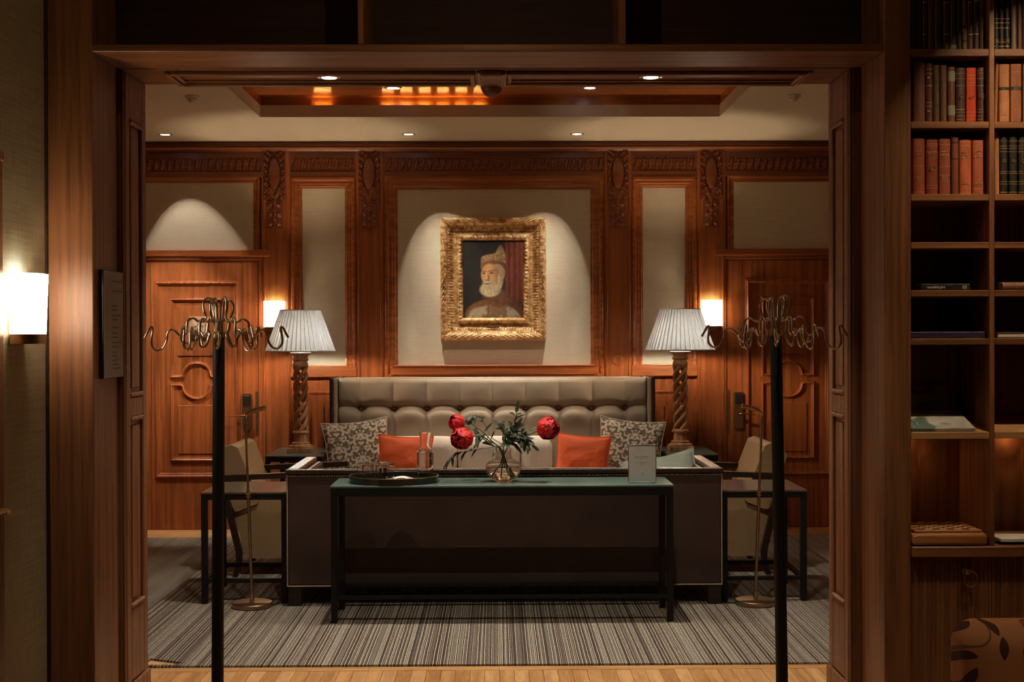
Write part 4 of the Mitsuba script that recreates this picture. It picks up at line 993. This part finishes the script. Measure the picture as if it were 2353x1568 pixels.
# ------------------------------------------------------------------ framed notice on the reveal
k = thing('notice_board', 'dim printed notice panel on the left reveal of the opening', 'sign')
put('panel', box(-1.4335, -1.416, 4.700, 4.945, 1.338, 1.732, .002), BLACKP, k)
put('sheet', box(-1.4165, -1.4145, 4.704, 4.941, 1.342, 1.728, .0005), NOTICE, k)
rr = np.random.default_rng(5)
for i, z in enumerate([1.69, 1.655, 1.60, 1.585, 1.565, 1.55, 1.52, 1.50, 1.485, 1.465, 1.45, 1.43, 1.415, 1.40, 1.385, 1.37]):
    w = (.12 if i < 2 else rr.uniform(.05, .11))
    ms, y = [], 4.80
    while y < 4.80 + w:
        e = rr.uniform(.004, .012); ms.append(slab(-1.4146, -1.4140, y, y + e, z, z + .006)); y += e + .003
    put('text_line', cat(ms), NOTINK, k, smooth=False)

# ------------------------------------------------------------------ books
GILT = mat('gilt', pr((.62, .42, .20), .35, metallic=.7))
DARKLINE = mat('dark_band', pr((.02, .012, .008), .5))
PALELAB = mat('pale_label', pr((.20, .20, .15), .7))
BM = {}
def bmat(c):
    if c not in BM: BM[c] = mat('book_%d' % len(BM), pr(c, .5))
    return BM[c]
def book(label, x0, x1, z0, h, col, bands=(), orn_=None, lab=(), dark=(), title=(), dep=.19, y=4.668, lean=0.0, group=None, ptop=True):
    k = thing('book', label, 'book', group)
    w = x1 - x0; n = 7
    t = np.linspace(0, np.pi, n)
    ring = [(x1 - w / 2 + w / 2 * math.cos(q), y - .010 * math.sin(q) * min(1, w / .03) + .010) for q in t] + [(x0, y + dep), (x1, y + dep)]
    m = trimesh.creation.extrude_polygon(sg.Polygon(ring), h, engine='earcut').apply_translation((0, 0, z0))
    R = (lambda q: rot(q, lean, (0, 1, 0), (x0, y, z0))) if lean else (lambda q: q)
    put('cover', R(m), bmat(col), k, smooth=35)
    def strip(z, hh, ex, c):
        r2 = [(x1 - w / 2 + (w / 2 * c + ex) * math.cos(q), y - (.010 * math.sin(q) * min(1, w / .03)) + .010 - ex) for q in np.linspace(.12, np.pi - .12, n)]
        P = np.array([[(a, b, z0 + zz * h) for a, b in r2] for zz in (z - hh / 2, z + hh / 2)])
        return R(grid(P))
    for b in bands: put('gilt_line', strip(b, .0085, .0006, 1), GILT, k, smooth=False)
    for b, hh in dark: put('dark_band', strip(b, hh, .0004, 1), DARKLINE, k, smooth=False)
    for b, hh in lab: put('spine_label', strip(b, hh, .0005, 1), PALELAB, k, smooth=False)
    xc, yy = (x0 + x1) / 2, y - .0012 - .010 * min(1, w / .03) + .010
    for i, (b, hh, ww) in enumerate(title):
        words(yy, z0 + b * h, xc, ww * w, hh * h, GILT, int(x0 * 1000) + i, k, 'gilt_title')
    if orn_ is not None:
        b, ra = orn_
        e = [tube([(xc + ra * math.cos(q), yy, z0 + b * h + ra * .8 * math.sin(q)) for q in np.linspace(0, 2 * np.pi, 25)[:-1]], .0009, 5, True),
             tube([(xc + ra * .38 * math.cos(q), yy, z0 + b * h + ra * .68 * math.sin(q)) for q in np.linspace(0, 2 * np.pi, 17)[:-1]], .0011, 5, True)]
        put('gilt_emblem', R(cat(e)), GILT, k, smooth=True)
    return k
def zx(v): return (2080 + v / 3.267 - 1145) / 643.0
TOPZ = 2.5082
r1 = [(60, 97, 'narrow dark brown', (.055, .022, .012)), (97, 146, 'very dark brown', (.030, .014, .010)), (146, 190, 'dark brown scuffed', (.045, .020, .012)), (190, 236, 'brown leather', (.080, .036, .020)), (236, 302, 'broad dark red brown', (.050, .020, .012)), (302, 355, 'dark brown rubbed', (.052, .022, .013)),
      (355, 408, 'red brown pale footed', (.048, .018, .012)), (408, 450, 'black', (.010, .008, .007)), (450, 490, 'tan with black bands', (.16, .085, .045)), (490, 535, 'brown ribbed', (.060, .026, .015)), (535, 580, 'dark ribbed brown', (.042, .018, .012)), (580, 628, 'brown mottled', (.075, .034, .020))]
for i, (a, b, nm, c) in enumerate(r1):
    ord_ = ('first', 'second', 'third', 'fourth', 'fifth', 'sixth', 'seventh', 'eighth', 'ninth', 'tenth', 'eleventh', 'twelfth')[i]
    book('%s old book, %s from the left on the top left shelf' % (nm, ord_), zx(a + 1), zx(b - 1), TOPZ, .30 - .004 * (i * 5 % 7), c, bands=(.2, .6) if i in (2, 5, 9, 10) else (), dark=((.30, .03), (.12, .03), (.72, .03)) if i == 8 else (), lab=((.04, .06),) if i == 6 else (), dep=.2)
for i, (a, b) in enumerate(((690, 728), (728, 770), (770, 812))):
    book('black gilt tooled book, %s of the three black ones on the top right shelf' % ('left', 'middle', 'right')[i], zx(a + 1), zx(b - 1), TOPZ, .30, (.008, .010, .010), bands=(.05, .1, .27, .33, .38, .8), orn_=(.12, .006), group='black books on the top right shelf')
book('greyish brown book right of the black ones, top right shelf', zx(820), zx(864), TOPZ, .295, (.11, .065, .045))
for a, b, nm in ((868, 905, 'first dark red brown book'), (906, 950, 'second dark red brown book'), (952, 1000, 'third dark red brown book')):
    book(nm + ' at the right end of the top right shelf', zx(a), zx(b), TOPZ, .29, (.06, .022, .014))
Z2 = 2.2492
def hh(t, b, z=None): return (b - t) / 3.267 / 643.0
r2 = [(78, 171, 440, 'plain brown broad book', (.10, .040, .020), {}), (172, 227, 458, 'dark red book with gilt bars', (.060, .018, .012), dict(bands=(.28, .34, .62, .83, .9), title=((.74, .03, .6), (.18, .03, .6)))), (228, 279, 470, 'dark greenish brown book with worn spine', (.055, .034, .018), dict(dark=((.7, .01), (.3, .01)))), (281, 334, 472, 'worn brown book with rubbed spine', (.075, .042, .020), dict(title=((.5, .08, .3),))),
      (338, 396, 484, 'brown book with two pale green labels', (.085, .036, .020), dict(lab=((.83, .18), (.22, .18)))), (398, 473, 492, 'black book with gilt oval, left one', (.030, .014, .012), dict(bands=(.06, .12, .19, .24, .67, .8, .9), orn_=(.475, .0105))), (476, 556, 492, 'bright red book with gilt bars', (.42, .050, .018), dict(bands=(.06, .12, .19, .68, .72, .8, .86), orn_=(.465, .0095))), (563, 630, 492, 'black book with gilt oval beside the divider', (.034, .015, .012), dict(bands=(.06, .12, .19, .24, .67, .8, .9, .95), orn_=(.475, .0110)))]
for a, b, t, nm, c, kw in r2:
    book(nm + ', second shelf', zx(a), zx(b), Z2, hh(t, 905), (1.4 * c[0], 1.1 * c[1], 1.0 * c[2]), **kw)
book('leaning light brown book next to the divider, second right shelf', zx(694), zx(716), Z2, hh(448, 908), (.28, .12, .055), lean=.025)
book('light tan leather book, second right shelf', zx(726), zx(808), Z2, hh(470, 910), (.48, .215, .095), dark=((.58, .05),), title=((.8, .02, .7), (.12, .02, .5)))
book('worn brown book with torn top, second right shelf', zx(812), zx(900), Z2, hh(470, 912), (.26, .095, .040), dark=((.58, .06),), title=((.85, .02, .7), (.2, .02, .5)))
book('brown book at the right edge, second right shelf', zx(905), zx(985), Z2, hh(468, 912), (.15, .06, .03))
Z3 = 1.9906
r3 = [(72, 167, 1027, 'red brown two line title book at the left end', (.17, .050, .022), dict(bands=(.05, .52), title=((.76, .025, .7), (.70, .025, .7), (.30, .03, .4), (.26, .03, .4)))), (172, 266, 1033, 'dark red book with gilt flower', (.135, .032, .018), dict(bands=(.12, .17, .88, .92, .78), orn_=(.475, .012), title=((.74, .02, .7), (.70, .02, .6)))), (270, 361, 1029, 'red brown book third from the left', (.155, .047, .022), dict(bands=(.24, .35, .5, .9), title=((.76, .025, .7), (.70, .03, .8), (.30, .03, .6), (.26, .03, .6), (.13, .04, .15)))),
      (366, 423, 1015, 'narrow battered dark brown book', (.095, .040, .022), dict(dark=((.9, .02), (.62, .02)), title=((.5, .05, .3), (.25, .1, .6)))), (425, 519, 1037, 'orange brown book with bright foot', (.25, .082, .036), dict(bands=(.03, .11, .90, .96), title=((.76, .03, .6), (.72, .03, .6), (.67, .03, .75), (.24, .02, .5), (.19, .02, .6)))), (524, 623, 1039, 'red brown book beside the divider', (.19, .062, .030), dict(bands=(.04, .12, .88), title=((.78, .03, .5), (.73, .03, .3), (.68, .035, .7), (.26, .03, .3), (.20, .03, .6))))]
for a, b, t, nm, c, kw in r3:
    book(nm + ', third shelf', zx(a), zx(b), Z3, hh(t, 1450), (1.55 * c[0], 1.1 * c[1], .95 * c[2]), **kw)
book('slim plain orange brown book, third right shelf', zx(694), zx(731), Z3, hh(978, 1452), (.36, .165, .078))
for a, b, nm in ((735, 793, 'black gilt tooled book right of the slim orange one'), (801, 866, 'black gilt tooled book, second one right of the slim orange one'), (874, 935, 'black gilt tooled book cut by the right edge')):
    book(nm + ', third right shelf', zx(a), zx(b), Z3, hh(988, 1458), (.014, .010, .009), bands=(.04, .17, .21, .34, .37, .69, .74, .78, .86), orn_=(.535, .0075), group='black books on the third right shelf')

def flat_book(label, x0, x1, y0, y1, z0, h, col, pages=False, spine=True):
    k = thing('book', label, 'book')
    if pages:
        put('cover', cat([box(x0, x1, y0, y1, z0, z0 + h * .18, .001), box(x0, x1, y0, y1, z0 + h * .84, z0 + h, .001), box(x0, x0 + .003, y0, y1, z0, z0 + h, .001)]), bmat(col), k)
        put('pages', box(x0 + .003, x1 - .003, y0 + .003, y1 - .003, z0 + h * .18, z0 + h * .84, .0005), PAPER, k)
    else:
        put('cover', box(x0, x1, y0, y1, z0, z0 + h, .003), bmat(col), k)
    return k
k = flat_book('black hardback with white title lying on the fifth shelf', zx(125), zx(500), 4.66, 4.86, 1.6474, .0235, (.010, .009, .009))
tm = meshkit.text_mesh('HavsSkärgård', .0085, .0008, bold=True); w_ = tm.bounds[1][0] - tm.bounds[0][0]
tm.apply_scale((.066 / w_, 1, 1)); tm.apply_transform(np.array([[1, 0, 0, zx(167)], [0, 0, -1, 4.6598], [0, 1, 0, 1.6545], [0, 0, 0, 1.0]]))
put('title', tm, PAPER, k, smooth=False)
put('publisher_mark', slab(zx(438), zx(472), 4.6592, 4.6602, 1.6525, 1.6655), PALELAB, k, smooth=False)
flat_book('large dark blue book lying flat on the sixth shelf', 1.4735, zx(607), 4.655, 4.90, 1.4754, .0235, (.030, .020, .065))
k = thing('book', 'old tan leather book lying on its side, fifth right shelf', 'book')
put('cover', rot(lathe([(0, 0), (.0150, 0), (.0150, .16), (0, .16)], 20), math.pi / 2, (0, 1, 0)).apply_scale((1, 1.0, 1)).apply_translation((zx(755), 4.69, 1.6625)), bmat((.20, .095, .050)), k)
put('boards', box(zx(745), zx(755) + .16, 4.69, 4.86, 1.6474, 1.6776, .003), bmat((.10, .045, .028)), k)
for q in (.05, .10): put('raised_band', tube([(zx(755) + q, 4.69 - .0155 * math.sin(t), 1.6625 + .0155 * math.cos(t)) for t in np.linspace(0, np.pi, 10)], .0014, 5), GILT, k)
flat_book('white paged thin book lying on the sixth right shelf', zx(700), zx(700) + .22, 4.66, 4.86, 1.4754, .0215, (.09, .055, .040), pages=True)

# two art books leaning on the sloping shelf
def cover_plane(k, x0, x1, base, tilt, L, th, m, yb):
    """a book lying on a slope: local u along x, v up the slope"""
    def tr(q):
        q = rot(q, tilt, (1, 0, 0)); return q.apply_translation((0, yb, base))
    return tr
PALEGREEN = mat('pale_green_cover', pr(proc(lambda p, n, uv: mix((.13, .20, .165), (.62, .62, .58), smoothstep(.45, .62, fbm((p.x - 1.5) * 9, (p.y - 4.6) * 16, 3.3, 2) + .35 * smoothstep(.055, .10, p.x - 1.475) * smoothstep(.15, .02, p.y - 4.68) - .08))), .35))
DARKART = mat('dark_cover', pr(proc(lambda p, n, uv: mix((.09, .065, .05), (.30, .235, .175), smoothstep(.35, .7, fbm(p.x * 12, p.y * 14, p.z * 14, 2)))), .35))
def art_book(label, x0, x1, yb, zb, tilt, L, th, m, texts, skew=0.0):
    k = thing('book', label, 'book')
    tr = lambda q: rot(q, tilt, (1, 0, 0)).apply_translation((0, yb, zb))
    put('cover', tr(box(x0, x1, 0, L, 0, th, .0015)), m, k)
    put('pages', tr(box(x0 + .002, x1 + .0004, .002, L - .002, th * .2, th * .8, .0005)), bmat((.05, .035, .028)), k)
    for s, hgt, x, v, mm in texts:
        t = meshkit.text_mesh(s, hgt, .0006, bold=True)
        t = rot(t, math.pi / 2, (0, 0, 1)).apply_translation((x, v, th))
        put('title', tr(t), mm, k, smooth=False)
    return k
PALEBLUE = mat('pale_blue_print', pr((.42, .58, .66), .6))
GREYPR = mat('grey_print', pr((.20, .165, .13), .6))
art_book('pale green art book lying on the sloping shelf', 1.4735, 1.706, 4.650, 1.1425, .295, .20, .012, PALEGREEN, [('ECKE ALLE', .014, 1.493, .008, PALEBLUE), ('RÄUME', .014, 1.514, .030, PALEBLUE)])
art_book('dark art book behind the pale green one on the sloping shelf', 1.4835, 1.682, 4.790, 1.196, .62, .15, .012, DARKART, [('HAUSS', .013, 1.640, .05, GREYPR), ('NNIKA VON', .013, 1.664, .022, GREYPR)])

# chess box and papers in the bottom bay
k = thing('chess_box', 'wooden chess board box on the cabinet below the shelves', 'board game')
bx0, bx1, by0, by1, bz = 1.474, 1.745, 4.632, 4.865, .7334
put('box_body', rbox(bx0, bx1, by0, by1, bz, bz + .047, .014, 4), BOXW, k)
put('board', box(bx0 + .012, bx1 - .018, by0 + .012, by1 - .012, bz + .046, bz + .056, .002), BOXW, k)
LSQ = mat('pale_square', pr((.52, .31, .16), .35)); DSQ = mat('dark_square', pr((.055, .022, .012), .35))
sx_, sy_ = (bx1 - bx0 - .058) / 8, (by1 - by0 - .048) / 8
for i in range(8):
    for j in range(8):
        put('square', slab(bx0 + .028 + i * sx_, bx0 + .028 + (i + .985) * sx_, by0 + .026 + j * sy_, by0 + .026 + (j + .985) * sy_, bz + .055, bz + .0572), LSQ if (i + j) % 2 else DSQ, k, smooth=False)
k = thing('book', 'white paper booklet on a dark folder in the bottom right bay', 'booklet')
put('folder', box(1.79, 2.06, 4.70, 4.92, .7334, .7425, .002), bmat((.045, .025, .018)), k)
put('booklet', box(1.80, 2.05, 4.66, 4.84, .7427, .7555, .002), PAPER, k)

# shelf lights under the sloping shelves
for i, (x, lab) in enumerate(((1.53, 'small light under the sloping shelf above the chess box'), (1.93, 'small light under the sloping shelf in the right bay'))):
    k = thing('shelf_light', lab, 'shelf light')
    put('housing', lathe([(0, 1.1172), (.024, 1.1172), (.024, 1.1145), (.019, 1.1142), (0, 1.1142)], 20, (x, 4.895, 0)), STEEL, k)
    put('lens', trimesh.creation.cylinder(radius=.018, height=.002, sections=20).apply_translation((x, 4.895, 1.1136)), OPAL, k, smooth=False, emitter=glow([62, 31, 12], .6))

# ------------------------------------------------------------------ patterned chair in the foreground
k = thing('upholstered_chair', 'armchair in leafy brown and orange fabric at the lower right corner', 'armchair')
def leafy(name, m, sc=1.0):
    v = m.vertices
    put(name, m, LEAFY, k, smooth=True, uv=np.stack([v[:, 0] * sc, v[:, 2] * sc + v[:, 1] * .3], 1))
leafy('backrest', rbox(1.185, 1.86, 3.28, 3.46, .30, .748, .062, 5))
leafy('seat', rbox(1.20, 1.85, 2.66, 3.30, .28, .46, .06, 4))
for x in (1.20, 1.78):
    for y in (2.72, 3.36):
        put('leg', box(x, x + .05, y, y + .05, -.0, .30, .005), DARKW, k)
